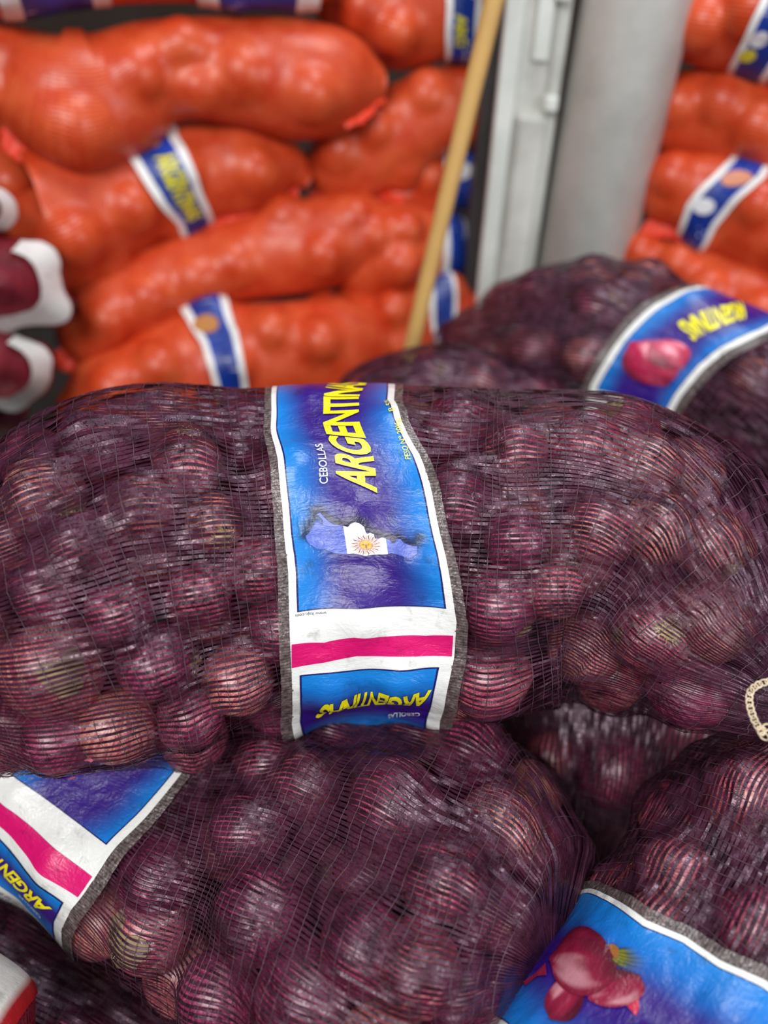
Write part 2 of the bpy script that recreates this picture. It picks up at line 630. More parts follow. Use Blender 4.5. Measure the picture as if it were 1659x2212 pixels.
        for _ in range(90):
            up = np.vstack([Rb[:1], Rb[:-1]]); dn = np.vstack([Rb[1:], Rb[-1:]])
            Rb = np.maximum(R + 0.0012, (up + dn + np.roll(Rb, 1, 1) + np.roll(Rb, -1, 1)) / 4)
        s.Pb = s.C[:, None] + s.Dir * Rb[..., None]
        s.Nb = s.normals(s.Pb)

    def smp(s, A, u, v):
        """bilinear; u in grid rows, v in turns"""
        u = np.clip(u, 0, s.nu - 1.001)
        v = np.mod(v, 1.0) * s.nv
        i = np.floor(u).astype(int); j = np.floor(v).astype(int)
        fu = (u - i)[..., None]; fv = (v - j)[..., None]
        j = j % s.nv; j2 = (j + 1) % s.nv
        return (A[i, j] * (1 - fu) + A[i + 1, j] * fu) * (1 - fv) + (A[i, j2] * (1 - fu) + A[i + 1, j2] * fu) * fv

    def u_of(s, metres):
        return np.interp(metres, s.len, np.arange(s.nu))

    def pix(s, px, py, A=None):
        A = s.P if A is None else A
        vx, vy = project(A)
        N = s.normals(A)
        fac = (N * unit(CP - A)).sum(-1)
        d = np.hypot(vx - px, vy - py) + (fac < 0.0) * 1e4
        i, j = np.unravel_index(np.argmin(d), d.shape)
        return i, j


def build_net(s, root, pitch=0.0040, thread=0.0095, du=0.0035, mt='purple_tape', mth='purple_thread', vis=-1.1):
    """tapes along the sack and thin warp threads round it, as real strips of geometry"""
    circ = np.linalg.norm(np.roll(s.P, -1, 1) - s.P, axis=-1).sum(1)
    cm = np.percentile(circ, 70)
    nt = int(cm / pitch)
    L = s.len[-1]
    ns = int(L / du)
    uu = np.linspace(0, s.nu - 1.01, ns)
    um = np.interp(uu, np.arange(s.nu), s.len)
    q = np.arange(nt)
    V0 = q[:, None] / nt + np.zeros((1, ns))
    wob = 0.9 * vnoise(um[None] * 9 + 3, V0 * 22, 1) + 0.35 * vnoise(um[None] * 30, V0 * 70 + 9, 2)
    V = V0 + wob / nt * 0.75
    U = np.repeat(uu[None], nt, 0)
    width = pitch * 0.64 * (1 + 0.22 * vnoise(um[None] * 50 + q[:, None] * 7.3, q[:, None] * 3.1 + V0 * 0, 3))
    ct = np.interp(uu, np.arange(s.nu), circ) / cm
    width = width * (1 + .26 * np.cos(V * 6.2832))
    width = width * np.clip(ct[None], 0.25, 1.15)
    hv = width / 2 / cm / np.clip(ct[None], .12, 9)
    c = s.smp(s.P, U, V); n = s.smp(s.N, U, V)
    a = s.smp(s.P, U, V - 0.002); b = s.smp(s.P, U, V + 0.002)
    side = unit(b - a)
    tw = 0.62 * vnoise(um[None] * 100 + q[:, None] * 5.7, q[:, None] * 1.37 + V0 * 0, 4)
    sd = unit(side + n * tw[..., None]) * (width / 2)[..., None]
    lift = (0.0003 + 0.00045 * vnoise(um[None] * 110 + q[:, None] * 2.2, q[:, None] * 1.9 + V0 * 0, 5))[..., None]
    A = c - sd + n * lift; B = c + sd + n * lift
    Vt = np.stack([A, B], 2)                      # nt, ns, 2, 3
    base = (np.arange(nt)[:, None] * ns + np.arange(ns - 1)[None]) * 2
    Fq = np.stack([base, base + 1, base + 3, base + 2], -1).reshape(-1, 4)
    keep = ((s.smp(s.N, U[:, :-1], V[:, :-1]) * unit(CP - c[:, :-1])).sum(-1) > vis).ravel()
    me = make_mesh('net_tapes', Vt.reshape(-1, 3), Fq[keep], M[mt])
    o = link('net', me, root)
    o['kind'] = 'stuff'
    # warp threads
    nth = int(L / thread)
    nr = int(cm / 0.0045)
    v = np.arange(nr + 1) / nr
    mm = (np.arange(nth) + 0.5) / nth * L
    MM = mm[:, None] + 0.0042 * vnoise(v[None] * 14 + 5, mm[:, None] * 9, 6) + 0.0012 * vnoise(v[None] * 60, mm[:, None] * 31, 7)
    MM[:, -1] = MM[:, 0]
    U = np.interp(MM, s.len, np.arange(s.nu))
    V = np.repeat(v[None], nth, 0)
    c = s.smp(s.P, U, V); n = s.smp(s.N, U, V)
    ax = unit(s.smp(s.P, U + 0.5, V) - s.smp(s.P, U - 0.5, V))
    w = 0.00030
    lf = 0.0009 + 0.0003 * np.cos(v * nr * math.pi)[None]
    c = c + n * lf[..., None]
    Vt = np.stack([c - ax * w, c + n * w * 0.9, c + ax * w], 2)
    base = (np.arange(nth)[:, None] * (nr + 1) + np.arange(nr)[None]) * 3
    F1 = np.stack([base, base + 1, base + 4, base + 3], -1)
    F2 = np.stack([base + 1, base + 2, base + 5, base + 4], -1)
    kp = ((n[:, :-1] * unit(CP - c[:, :-1])).sum(-1) > vis)
    Fq = np.concatenate([F1[kp], F2[kp]])
    me = make_mesh('net_threads', Vt.reshape(-1, 3), Fq, M[mth])
    o = link('warp_thread', me, root)
    o['kind'] = 'stuff'


def build_cloth(s, root, mt):
    """distant sack: the net as one skin"""
    circ = np.linalg.norm(np.roll(s.P, -1, 1) - s.P, axis=-1).sum(1).mean()
    P = np.concatenate([s.P, s.P[:, :1]], 1)
    uv = np.stack([np.repeat(s.len[:, None], s.nv + 1, 1), np.repeat((np.arange(s.nv + 1) / s.nv * circ)[None], s.nu, 0)], -1)
    n = s.nu * (s.nv + 1)
    V = np.concatenate([P.reshape(-1, 3), [s.P[0].mean(0), s.P[-1].mean(0)]])
    j = np.arange(s.nv)
    caps = np.concatenate([np.stack([j, j + 1, j * 0 + n], 1), np.stack([n - s.nv - 1 + j, n - s.nv + j, j * 0 + n + 1], 1)])
    uv = np.concatenate([uv.reshape(-1, 2), [[0.0, 0.0], [s.len[-1], 0.0]]])
    me = make_mesh('net_cloth', V, [grid_faces(s.nu, s.nv + 1), caps], M[mt], uv=uv)
    return link('net', me, root)


ONLIST = []


def place_onions(s, kind, name, group, short, cat='onion'):
    out = []
    for (c, R, n) in s.on + s.inner:
        t = unit(s.rng.normal(size=3))
        t = t - n * max(0, t @ n - 0.15)
        me = ONION[kind][s.rng.integers(len(ONION[kind]))]
        o = bpy.data.objects.new(name, me)
        COL.objects.link(o)
        o.matrix_world = Matrix.Translation(c) @ rot_to(t, s.rng.uniform(0, 6.28)) @ Matrix.Diagonal((R, R, R, 1))
        tag(o, 'onion', cat, group)
        out.append(o)
    inner = out[len(s.on):]
    label_rows(inner, 'deep-lying ' + kind, short)
    label_rows(out[:len(s.on)], kind, short)
    return out[:len(s.on)]


ORD = ['leftmost', 'second', 'third', 'fourth', 'fifth', 'sixth', 'seventh', 'eighth', 'ninth', 'tenth', 'eleventh', 'twelfth', 'thirteenth', 'fourteenth', 'fifteenth', 'sixteenth']


def label_rows(obs, kind, short):
    """say which bulb is meant: its row in the sack and its place along the row"""
    xy = [project(np.array(o.matrix_world.translation)) for o in obs]
    n = len(obs)
    rows = 1 if n <= 7 else (2 if n <= 14 else (3 if n <= 27 else (4 if n <= 44 else 6)))
    names = {1: [''], 2: ['upper row', 'lower row'], 3: ['top row', 'middle row', 'bottom row'], 4: ['top row', 'second row', 'third row', 'bottom row'],
             6: ['top row', 'second row', 'third row', 'fourth row', 'fifth row', 'bottom row']}[rows]
    order = sorted(range(n), key=lambda i: xy[i][1])
    for r, idx in enumerate(np.array_split(order, rows)):
        idx = sorted(idx, key=lambda i: xy[i][0])
        for q, i in enumerate(idx):
            w = ORD[min(q, 15)] + f' {kind} onion' + ('' if q == 0 else ' from left')
            obs[i]['label'] = w + (f', {names[r]}' if names[r] else '') + f' inside the {short}'


def add_tuft(s, onions, px, py, scale=1.0, plate=False):
    i, j = s.pix(px, py)
    p, n = s.P[i, j], s.N[i, j]
    o = min(onions, key=lambda q: (q.matrix_world.translation - Vector(p)).length)
    t = bpy.data.objects.new('root_tuft', TUFT[(px + py) % 3])
    COL.objects.link(t)
    t.parent = o
    c = np.array(o.matrix_world.translation); R = o.matrix_world.to_scale().x
    d = unit(p - c)
    t.matrix_parent_inverse = o.matrix_world.inverted()
    t.matrix_basis = Matrix.Translation(c + d * (R * 0.985)) @ rot_to(d, px * .1) @ Matrix.Diagonal((scale, scale, scale * .45, 1))
    if plate:
        nr, na = 7, 22
        rg = np.random.default_rng(px)
        th = np.linspace(0, plate, nr)[:, None] * (1 + .22 * np.sin(np.arange(na) * .9 + px) + .1 * rg.normal(size=na))[None]
        th[0] = 0
        ph = np.arange(na) / na * 6.2832
        V = np.stack([np.sin(th) * np.cos(ph), np.sin(th) * np.sin(ph), np.cos(th)], -1).reshape(-1, 3) * 1.003
        pl_ = bpy.data.objects.new('root_plate', make_mesh('root_plate', V, grid_faces(nr, na, True), M['root_plate']))
        COL.objects.link(pl_)
        pl_.parent = o
        pl_.matrix_parent_inverse = o.matrix_world.inverted()
        pl_.matrix_basis = Matrix.Translation(c) @ rot_to(d, 0) @ Matrix.Diagonal((R, R, R, 1))
        pl_['label'] = 'pale straw-coloured root end'
    return t


# ------------------------------------------------------------------ printed bands
BLUE, PURP, CYAN = srgb(12, 108, 196), srgb(50, 18, 122), srgb(24, 134, 216)
WHITE, PINK, YEL, NAVY = srgb(232, 232, 230), srgb(214, 18, 108), srgb(250, 236, 20), srgb(22, 20, 96)


class Band:
    """wraps the sack; s across the band in metres, t round it in metres"""

    def __init__(b, s, left, right, v0, v1, off=0.0009, drop=0.0):
        """left/right: list of (v, metres-along-sack) pairs interpolated over v"""
        b.s, b.v0, b.v1, b.off = s, v0, v1, off
        b.left, b.right = np.array(left), np.array(right)
        v = np.linspace(v0, v1, 600)
        mid = (b.edge(b.left, v) + b.edge(b.right, v)) / 2
        P = s.smp(s.Pb, s.u_of(mid), v)
        b.vt = v
        b.tt = np.concatenate([[0], np.cumsum(np.linalg.norm(np.diff(P, axis=0), axis=1))])
        b.L = b.tt[-1]
        b.Wd = float(np.median(b.edge(b.right, v) - b.edge(b.left, v)))

    def edge(b, e, v):
        return np.interp(v, e[:, 0], e[:, 1])

    def pos(b, S, T, lift=0.0):
        S, T = np.asarray(S, float), np.asarray(T, float)
        v = np.interp(T, b.tt, b.vt)
        f = S / b.Wd
        m = b.edge(b.left, v) * (1 - f) + b.edge(b.right, v) * f
        m = m + 0.0012 * vnoise(T * 30, S * 0 + 2, 3)
        u = b.s.u_of(m)
        p = b.s.smp(b.s.Pb, u, v); n = b.s.smp(b.s.Nb, u, v)
        wr = 0.0006 * vnoise(S * 60 + 3, T * 120, 1)
        return p + unit(n) * (b.off + lift + wr)[..., None] if np.ndim(wr) else p + unit(n) * (b.off + lift + wr)

    def table(b):
        S = np.linspace(0, b.Wd, 60); T = np.linspace(0, b.L, 500)
        SS, TT = np.meshgrid(S, T, indexing='ij')
        P = b.pos(SS, TT)
        du = np.gradient(P, axis=0); dv = np.gradient(P, axis=1)
        n = unit(np.cross(du, dv))
        N = b.s.smp(b.s.Nb, b.s.u_of((b.edge(b.left, np.interp(TT, b.tt, b.vt)) * (1 - SS / b.Wd) + b.edge(b.right, np.interp(TT, b.tt, b.vt)) * SS / b.Wd)), np.interp(TT, b.tt, b.vt))
        fac = (N * unit(CP - P)).sum(-1)
        x, y = project(P)
        return SS, TT, x, y, fac

    def st(b, px, py):
        if not hasattr(b, '_tb'): b._tb = b.table()
        SS, TT, x, y, fac = b._tb
        d = np.hypot(x - px, y - py) + (fac < -0.02) * 1e4
        i, j = np.unravel_index(np.argmin(d), d.shape)
        # refine with local jacobian
        i0, i1, j0, j1 = max(i - 1, 0), min(i + 1, 59), max(j - 1, 0), min(j + 1, 499)
        J = np.array([[(x[i1, j] - x[i0, j]) / (SS[i1, j] - SS[i0, j]), (x[i, j1] - x[i, j0]) / (TT[i, j1] - TT[i, j0])],
                      [(y[i1, j] - y[i0, j]) / (SS[i1, j] - SS[i0, j]), (y[i, j1] - y[i, j0]) / (TT[i, j1] - TT[i, j0])]])
        try:
            dd = np.linalg.solve(J, [px - x[i, j], py - y[i, j]])
            dd = np.clip(dd, -0.003, 0.003)
        except Exception:
            dd = np.zeros(2)
        return np.array([SS[i, j] + dd[0], TT[i, j] + dd[1]])

    def sheet(b, s0, s1, t0, t1, ds, dt, colf, lift):
        n = max(2, int(abs(s1 - s0) / ds) + 1); m = max(2, int(abs(t1 - t0) / dt) + 1)
        S, T = np.meshgrid(np.linspace(s0, s1, n), np.linspace(t0, t1, m), indexing='ij')
        c = colf(S, T) if callable(colf) else np.broadcast_to(colf, S.shape + (3,))
        P = b.pos(S, T, lift)
        return P.reshape(-1, 3), grid_faces(n, m), np.asarray(c).reshape(-1, 3), np.stack([S, T], -1).reshape(-1, 2)


class Print:
    """collects the pieces of one printed design into one mesh"""

    def __init__(p, band):
        p.b, p.V, p.F, p.C, p.U, p.n, p.k = band, [], [], [], [], 0, 0

    def add(p, V, F, C, U):
        p.V.append(V); p.F.append(F + p.n); p.C.append(C); p.U.append(U); p.n += len(V)

    def lift(p):
        p.k += 1
        return 0.00022 * p.k

    def rect(p, s0, s1, t0, t1, c, lift=None, ds=0.003, dt=0.003):
        p.add(*p.b.sheet(s0, s1, t0, t1, ds, dt, c, p.lift() if lift is None else lift))

    def tris(p, V2, F, c, lift, cell=0.0035):
        """2-D triangles in band coordinates, cut to the curvature of the cloth"""
        V2, F = subdivide(np.asarray(V2, float), np.asarray(F, int), cell)
        c = c(V2[:, 0], V2[:, 1]) if callable(c) else np.broadcast_to(c, (len(V2), 3))
        P = p.b.pos(V2[:, 0], V2[:, 1], lift)
        F = np.concatenate([F, F[:, 2:]], 1)
        p.add(P, F, np.asarray(c), V2)

    def poly(p, pts, c, lift, cell=0.0035):
        from mathutils.geometry import tessellate_polygon
        pts = np.asarray(pts, float)
        f = tessellate_polygon([[Vector((a, b_, 0)) for a, b_ in pts]])
        p.tris(pts, np.array(f), c, lift, cell)

    def disc(p, c0, rs, rt, rot, colf, lift, nr=8, na=28, wob=None):
        r = np.linspace(0, 1, nr); a = np.linspace(0, 2 * math.pi, na)
        Rr, A = np.meshgrid(r, a, indexing='ij')
        w = 1 if wob is None else wob(A)
        X = Rr * np.cos(A) * rs * w; Y = Rr * np.sin(A) * rt * w
        S = c0[0] + X * math.cos(rot) - Y * math.sin(rot); T = c0[1] + X * math.sin(rot) + Y * math.cos(rot)
        P = p.b.pos(S, T, lift)
        p.add(P.reshape(-1, 3), grid_faces(nr, na), np.asarray(colf(Rr, A)).reshape(-1, 3), np.stack([S, T], -1).reshape(-1, 2))

    def build(p, root, name='printed_design'):
        me = make_mesh(name, np.concatenate(p.V), np.concatenate(p.F), M['ink'], uv=np.concatenate(p.U), col=np.concatenate(p.C))
        return link(name, me, root)


def subdivide(V, F, cell):
    for _ in range(7):
        e = np.stack([F, np.roll(F, -1, 1)], -1)
        ln = np.linalg.norm(V[e[..., 0]] - V[e[..., 1]], axis=-1)
        big = ln.max(1) > cell * 1.6
        if not big.any(): break
        k = ln.argmax(1)
        # longest-edge bisection, conforming enough for flat print
        nf = []
        Vn = [V]; n = len(V)
        idx = np.where(big)[0]
        a = F[idx, k[idx]]; b = F[idx, (k[idx] + 1) % 3]; c = F[idx, (k[idx] + 2) % 3]
        mid = (V[a] + V[b]) / 2
        mi = n + np.arange(len(idx))
        F = np.concatenate([F[~big], np.stack([a, mi, c], 1), np.stack([mi, b, c], 1)])
        V = np.concatenate([V, mid])
    return V, F


_txt = {}


def text_tris(s, bold=0.0, shear=0.0, space=1.0):
    """glyph outlines of a word as 2-D triangles, cap height scaled to 1, starting at x=0"""
    key = (s, bold, shear, space)
    if key in _txt: return _txt[key]
    cu = bpy.data.curves.new('t', 'FONT')
    cu.body = s; cu.offset = bold; cu.shear = shear; cu.space_character = space
    cu.resolution_u = 4
    o = bpy.data.objects.new('t', cu)
    COL.objects.link(o)
    dg = bpy.context.evaluated_depsgraph_get()
    me = o.evaluated_get(dg).to_mesh()
    me.calc_loop_triangles()
    V = np.array([v.co[:2] for v in me.vertices]); Fc = np.array([t.vertices[:] for t in me.loop_triangles])
    o.evaluated_get(dg).to_mesh_clear()
    bpy.data.objects.remove(o); bpy.data.curves.remove(cu)
    V = V - [V[:, 0].min(), 0]
    h = 0.729 if V[:, 1].max() > 0.6 else V[:, 1].max()
    V = V / max(V[:, 1].max(), 1e-3)
    _txt[key] = (V, Fc)
    return _txt[key]


def put_text(p, s, quad, c, lift, bold=0.0, shear=0.0, space=1.0, cell=0.002):
    """quad: band coords of the text box corners: start-bottom, end-bottom, start-top, end-top (reading direction)"""
    V, Fc = text_tris(s, bold, shear, space)
    x = V[:, 0:1] / V[:, 0].max(); y = V[:, 1:2]
    q = np.array(quad, float)
    P2 = (q[0] * (1 - x) + q[1] * x) * (1 - y) + (q[2] * (1 - x) + q[3] * x) * y
    p.tris(P2, Fc, c, lift, cell)


# printed onion bulb: shading that is part of the print
def print_onion(p, c0, rs, rt, rot, lift, dark=1.0, seed=0):
    def colf(R, A):
        x, y = R * np.cos(A), R * np.sin(A)
        st = vnoise(4.5 * y / np.sqrt(np.maximum(1.08 - x * x, .05)) + seed + 20, x * 1.3 + 9, 2) * 0.5 + 0.5
        l = np.clip(0.55 - 0.5 * y - 0.25 * x, 0, 1) * (1 - 0.55 * R ** 3)
        a, bb, cc = srgb(84, 8, 34), srgb(158, 26, 66), srgb(224, 150, 164)
        k = sstep(0.05, 0.6, l * 0.8 + 0.25 * st)[..., None]
        h = sstep(0.62, 0.95, l * 0.9 + 0.3 * st)[..., None]
        return ((a * (1 - k) + bb * k) * (1 - h) + cc * h) * dark
    p.disc(c0, rs, rt, rot, colf, lift, 16, 60, lambda A: 1 + 0.09 * np.exp(-((A - 0.15) / 0.22) ** 2) + 0.16 * np.exp(-((A - 3.14) / 0.16) ** 2))


def panel_colour(kind, s0, s1, t0, t1, extra=None):
    def f(S, T):
        x = (S - s0) / (s1 - s0); y = (T - t0) / (t1 - t0)
        n = 0.5 * vnoise(S * 35, T * 35, 2) + 0.25 * vnoise(S * 90, T * 90, 4)
        if kind == 'long':          # purple heart along the middle, blue margins, breaking out in lobes
            d = np.abs(x - 0.52) * 1.9 + 0.10 * n + 0.18 * vnoise(T * 18, S * 0 + 7, 5)
            k = sstep(0.34, 0.92, d)
        elif kind == 'short':       # purple band across the panel
            d = np.abs(y - 0.50) * 2.1 + 0.10 * n
            k = sstep(0.25, 0.85, d)
        else:
            d = np.abs(x - 0.52) * 1.9 + 0.10 * n
            k = sstep(0.2, 0.75, d)
        k = k[..., None]
        b2 = sstep(0.6, 1.3, d)[..., None]
        c = PURP * (1 - k) + (BLUE * (1 - b2) + CYAN * b2) * k
        if extra is not None: c = extra(c, S, T)
        return c
    return f


def white_base(band, root, t0=None, t1=None, name='label_band', ds=0.004, sel=0.0095, c=None, selv=True):
    t0 = 0 if t0 is None else t0; t1 = band.L if t1 is None else t1
    V, Fq, C, U = band.sheet(0, band.Wd, t0, t1, ds, ds, WHITE if c is None else c, 0)
    o = link(name, make_mesh(name, V, Fq, M['ink'], uv=U, col=C), root)
    if name == 'label_band': o['label'] = 'printed plastic band with white borders'
    if selv:
        for (a, b_) in ((-sel, 0.0005), (band.Wd - 0.0005, band.Wd + sel)):
            V, Fq, C, U = band.sheet(a, b_, t0, t1, 0.003, 0.003, WHITE, -0.0003)
            w = 0.0002 * RNG.normal(size=(len(V), 3)); V = V + w
            link('band_selvage', make_mesh('band_selvage', V, Fq, M['selvage'], uv=U), o)
    return o


def framed(p, s0, s1, t0, t1, kind, extra=None, ds=0.0016, line=0.0011):
    p.rect(s0 - line, s1 + line, t0 - line, t1 + line, NAVY)
    p.rect(s0, s1, t0, t1, panel_colour(kind, s0, s1, t0, t1, extra), ds=ds, dt=ds)



# ================================================================== the setting
FLOORZ = 0.40
YB = 1.32


def box(name, x0, x1, y0, y1, z0, z1, mat, parent=None, bev=0.0):
    me = bpy.data.meshes.new(name)
    V = [(x, y, z) for x in (x0, x1) for y in (y0, y1) for z in (z0, z1)]
    me.from_pydata(V, [], [(0, 1, 3, 2), (4, 6, 7, 5), (0, 4, 5, 1), (2, 3, 7, 6), (0, 2, 6, 4), (1, 5, 7, 3)])
    me.materials.append(mat)
    o = link(name, me, parent)
    if bev:
        m = o.modifiers.new('bevel', 'BEVEL'); m.width = bev; m.segments = 2
    return o


for nm, a in (('floor', (-4, 4, -3, 3.2, -0.1, FLOORZ)), ('wall_back', (-4, 4, 3.0, 3.2, FLOORZ, 4.2)),
              ('wall_left', (-4.2, -4, -3, 3.2, FLOORZ, 4.2)), ('wall_right', (4, 4.2, -3, 3.2, FLOORZ, 4.2))):
    o = box(nm, *a, M['concrete'] if nm == 'floor' else M['wall'])
    o['kind'] = 'structure'


def tube(name, p0, p1, r, mat, parent=None, n=28, rings=2, sag=0.0, r1=None):
    p0, p1 = np.array(p0, float), np.array(p1, float)
    d = unit(p1 - p0); a = unit(np.cross(d, [0.3, 0.9, 0.1])); b = np.cross(d, a)
    ph = np.arange(n) / n * 2 * math.pi
    V = []
    r1 = r if r1 is None else r1
    for t in np.linspace(0, 1, rings):
        rr = r * (1 - t) + r1 * t
        c = p0 * (1 - t) + p1 * t + a * sag * math.sin(t * 3.1416)
        V.append(c + rr * (np.cos(ph)[:, None] * a + np.sin(ph)[:, None] * b))
    V = np.concatenate(V)
    f = grid_faces(rings, n, True)
    V = np.concatenate([V, [p0], [p1]])
    k = len(V)
    j = np.arange(n); j2 = (j + 1) % n
    caps = np.concatenate([np.stack([j, j2, j * 0 + k - 2], 1), np.stack([j2 + (rings - 1) * n, j + (rings - 1) * n, j * 0 + k - 1], 1)])
    return link(name, make_mesh(name, V, [f, caps], mat), parent)


# round painted column and the panelled post beside it
def up(px, py, y):
    return on_y(px, py, y)


pc0, pc1 = up(1262, 560, YB), up(1376, 0, YB)
lean = (pc1 - pc0) / (pc1[2] - pc0[2])
cbase = pc0 - lean * (pc0[2] - FLOORZ); ctop = pc0 + lean * (3.9 - pc0[2])
col = empty('round_column', cbase)
tag(col, 'round pale grey painted steel column standing between the two orange stacks', 'column')
tube('shaft', cbase, ctop, 0.079, M['pillar_paint'], col, 40)
tube('base_collar', cbase, cbase + lean * 0.05, 0.10, M['pillar_paint'], col, 40)
k0 = pc0 + lean * 0.02 + np.array([0.083, 0.02, 0])
tube('bracket', k0, k0 + lean * 0.05, 0.013, M['panel_paint'], col, 12)
# post: lower and upper cover plates with raised edges
q0, q1 = up(1030, 640, YB - 0.02), up(1095, 0, YB - 0.02)
e0, e1 = up(1160, 580, YB - 0.02), up(1284, 0, YB - 0.02)
pl = (q1 - q0) / (q1[2] - q0[2])
post = empty('panelled_post', q0 - pl * (q0[2] - FLOORZ))
tag(post, 'flat grey metal post with cover plates, left beside the round column', 'post')


def strip(name, x0, x1, z0, z1, yf, depth, mat, parent, bev=0.004):
    """a slab following the lean of the post; x measured from its left edge"""
    V = []
    for z in (z0, z1):
        b = q0 + pl * (z - q0[2])
        for (x, y) in ((x0, yf), (x1, yf), (x1, yf + depth), (x0, yf + depth)):
            V.append((b[0] + x, YB - 0.02 + y, z))
    me = bpy.data.meshes.new(name)
    me.from_pydata(V, [], [(0, 1, 5, 4), (1, 2, 6, 5), (2, 3, 7, 6), (3, 0, 4, 7), (3, 2, 1, 0), (4, 5, 6, 7)])
    me.materials.append(mat)
    o = link(name, me, parent)
    m = o.modifiers.new('bevel', 'BEVEL'); m.width = bev; m.segments = 2
    return o


wz = min(float(e1[0] - q1[0]), float(cbase[0] - 0.081 - q0[0]) + 0.008)
zs = float(up(1120, 245, YB)[2])
zs2 = float(up(1120, 128, YB)[2])
strip('post_body', 0.0, wz - 0.01, FLOORZ, 3.9, 0.012, 0.09, M['panel_paint'], post)
strip('rear_flange', -0.022, 0.004, FLOORZ, 3.9, 0.02, 0.08, M['dark_steel'], post)
strip('edge_strip', 0.0, 0.028, FLOORZ, 3.9, 0.0, 0.02, M['pillar_paint'], post)
strip('lower_cover_plate', 0.036, wz - 0.028, FLOORZ + 0.02, zs, -0.006, 0.02, M['panel_paint'], post)
strip('upper_cover_plate', 0.046, 0.070, zs2, 3.85, 0.002, 0.02, M['pillar_paint'], post)
strip('upper_cover_plate', 0.078, wz - 0.030, zs + 0.004, 3.85, 0.004, 0.02, M['panel_paint'], post)
strip('latch', 0.072, 0.092, zs + 0.01, zs + 0.03, -0.010, 0.02, M['pillar_paint'], post, 0.003)
strip('latch', 0.068, 0.088, zs + 0.15, zs + 0.17, -0.008, 0.02, M['pillar_paint'], post, 0.003)

# leaning wooden pole
w0, w1 = at(898, 735, 1.22), at(1072, 0, 1.14)
d = (w1 - w0)
p0 = w0 - d * (w0[2] - 0.02 - FLOORZ) / d[2]
pole = tag(tube('wooden_pole', p0, w0 + d * 1.5, 0.0125, M['wood'], None, 20, 14, 0.004), 'long round wooden pole leaning against the orange stack left of the post', 'pole')


# ================================================================== sacks
def finish(s, name, label, group, cat='sack'):
    z = s.P[..., 2].min()
    c = s.P.reshape(-1, 3).mean(0)
    e = empty(name, (c[0], c[1], z))
    return tag(e, label, cat, group)


def edge_px(s, pts, v0):
    out = []
    for (px, py) in pts:
        i, j = s.pix(px, py, s.Pb)
        v = j / s.nv
        while v < v0: v += 1
        while v > v0 + 1: v -= 1
        out.append((v, s.len[i]))
    out.sort()
    # smooth a little
    a = np.array(out)
    return a


PURPLE = 'purple net sacks of red onions'
ALLS = []

# ---- the big sack in the middle
S1 = Sack([(-235, 1300, -240, 1500, .84), (-160, 1210, -160, 1640, .82), (0, 1040, 0, 1722, .79), (140, 935, 130, 1738, .77), (340, 824, 325, 1700, .76),
           (560, 830, 545, 1624, .755), (790, 826, 800, 1578, .75), (1050, 834, 1080, 1600, .75), (1290, 848, 1260, 1585, .75),
           (1420, 930, 1400, 1640, .745), (1520, 1110, 1530, 1662, .735), (1595, 1260, 1610, 1660, .73), (1655, 1370, 1665, 1620, .73), (1690, 1430, 1695, 1560, .73)],
          230, 340, k=0.86, cap=(0.10, 0.05), lb=0.86, lbtop=0.985, seed=3)
S1.pack([(75, 1480, 118), (325, 1470, 92), (290, 1075, 80), (640, 1000, 90), (1075, 1330, 92), (1060, 1540, 100), (1420, 1420, 90), (1560, 1360, 100), (1520, 1570, 88),
         (560, 1230, 80), (150, 1160, 80), (240, 1345, 78), (440, 1290, 75), (530, 1520, 85), (250, 1640, 85), (110, 1660, 75), (1120, 1160, 78), (1280, 900, 80),
         (1300, 1130, 85), (1210, 1430, 82), (1450, 1130, 85), (1230, 1290, 70), (900, 1200, 85), (780, 1350, 85), (720, 1500, 80), (470, 1120, 70), (410, 960, 82),
         (1120, 930, 80), (60, 1270, 80), (430, 1600, 75), (860, 1480, 80), (1580, 1180, 75)],
        0.032, 0.041, face=-0.45, maxn=110, tries=7000, inset=0.005, gap=0.85)
S1.relax(75)
S1.fill(34)
sack1 = finish(S1, 'onion_sack', 'large purple net sack lying across the middle, map print on its blue band', PURPLE)
build_net(S1, sack1)


on1 = place_onions(S1, 'red', 'red_onion', 'red onions in the large middle sack', 'large middle sack')
for (px, py, sc) in ((480, 1165, 1.0), (455, 1430, 1.1), (1450, 1355, 1.1), (1300, 1370, .8), (345, 826, 1.2), (1310, 868, 1.2), (150, 1085, 1.2), (1140, 1370, .8), (500, 1010, .7), (410, 930, .9), (1590, 1250, 1.0), (150, 1460, .8)):
    add_tuft(S1, on1, px, py, sc, {1450: .34, 150: .4, 345: .4, 1310: .4, 1590: .3, 480: .25}.get(px, 0))

v0 = -0.45
LE = edge_px(S1, [(583, 845), (591, 930), (601, 1000), (610, 1080), (617, 1200), (626, 1300), (628, 1400), (630, 1500), (632, 1560)], v0)
RE = edge_px(S1, [(845, 865), (868, 910), (905, 985), (930, 1050), (945, 1110), (962, 1200), (975, 1270), (985, 1340), (985, 1420), (970, 1500), (948, 1555)], v0)
B1 = Band(S1, LE, RE, v0, v0 + 1.0)
print('BAND1', B1.Wd, B1.L, LE.round(3).tolist(), RE.round(3).tolist())
wb = white_base(B1, sack1, ds=0.0025, sel=0.0062)
wb['label'] = 'white printed plastic band with blue panels and a magenta stripe'


def T_(b, px, py): return float(b.st(px, py)[1])


def Q(b, *pts): return [b.st(x, y) for x, y in pts]


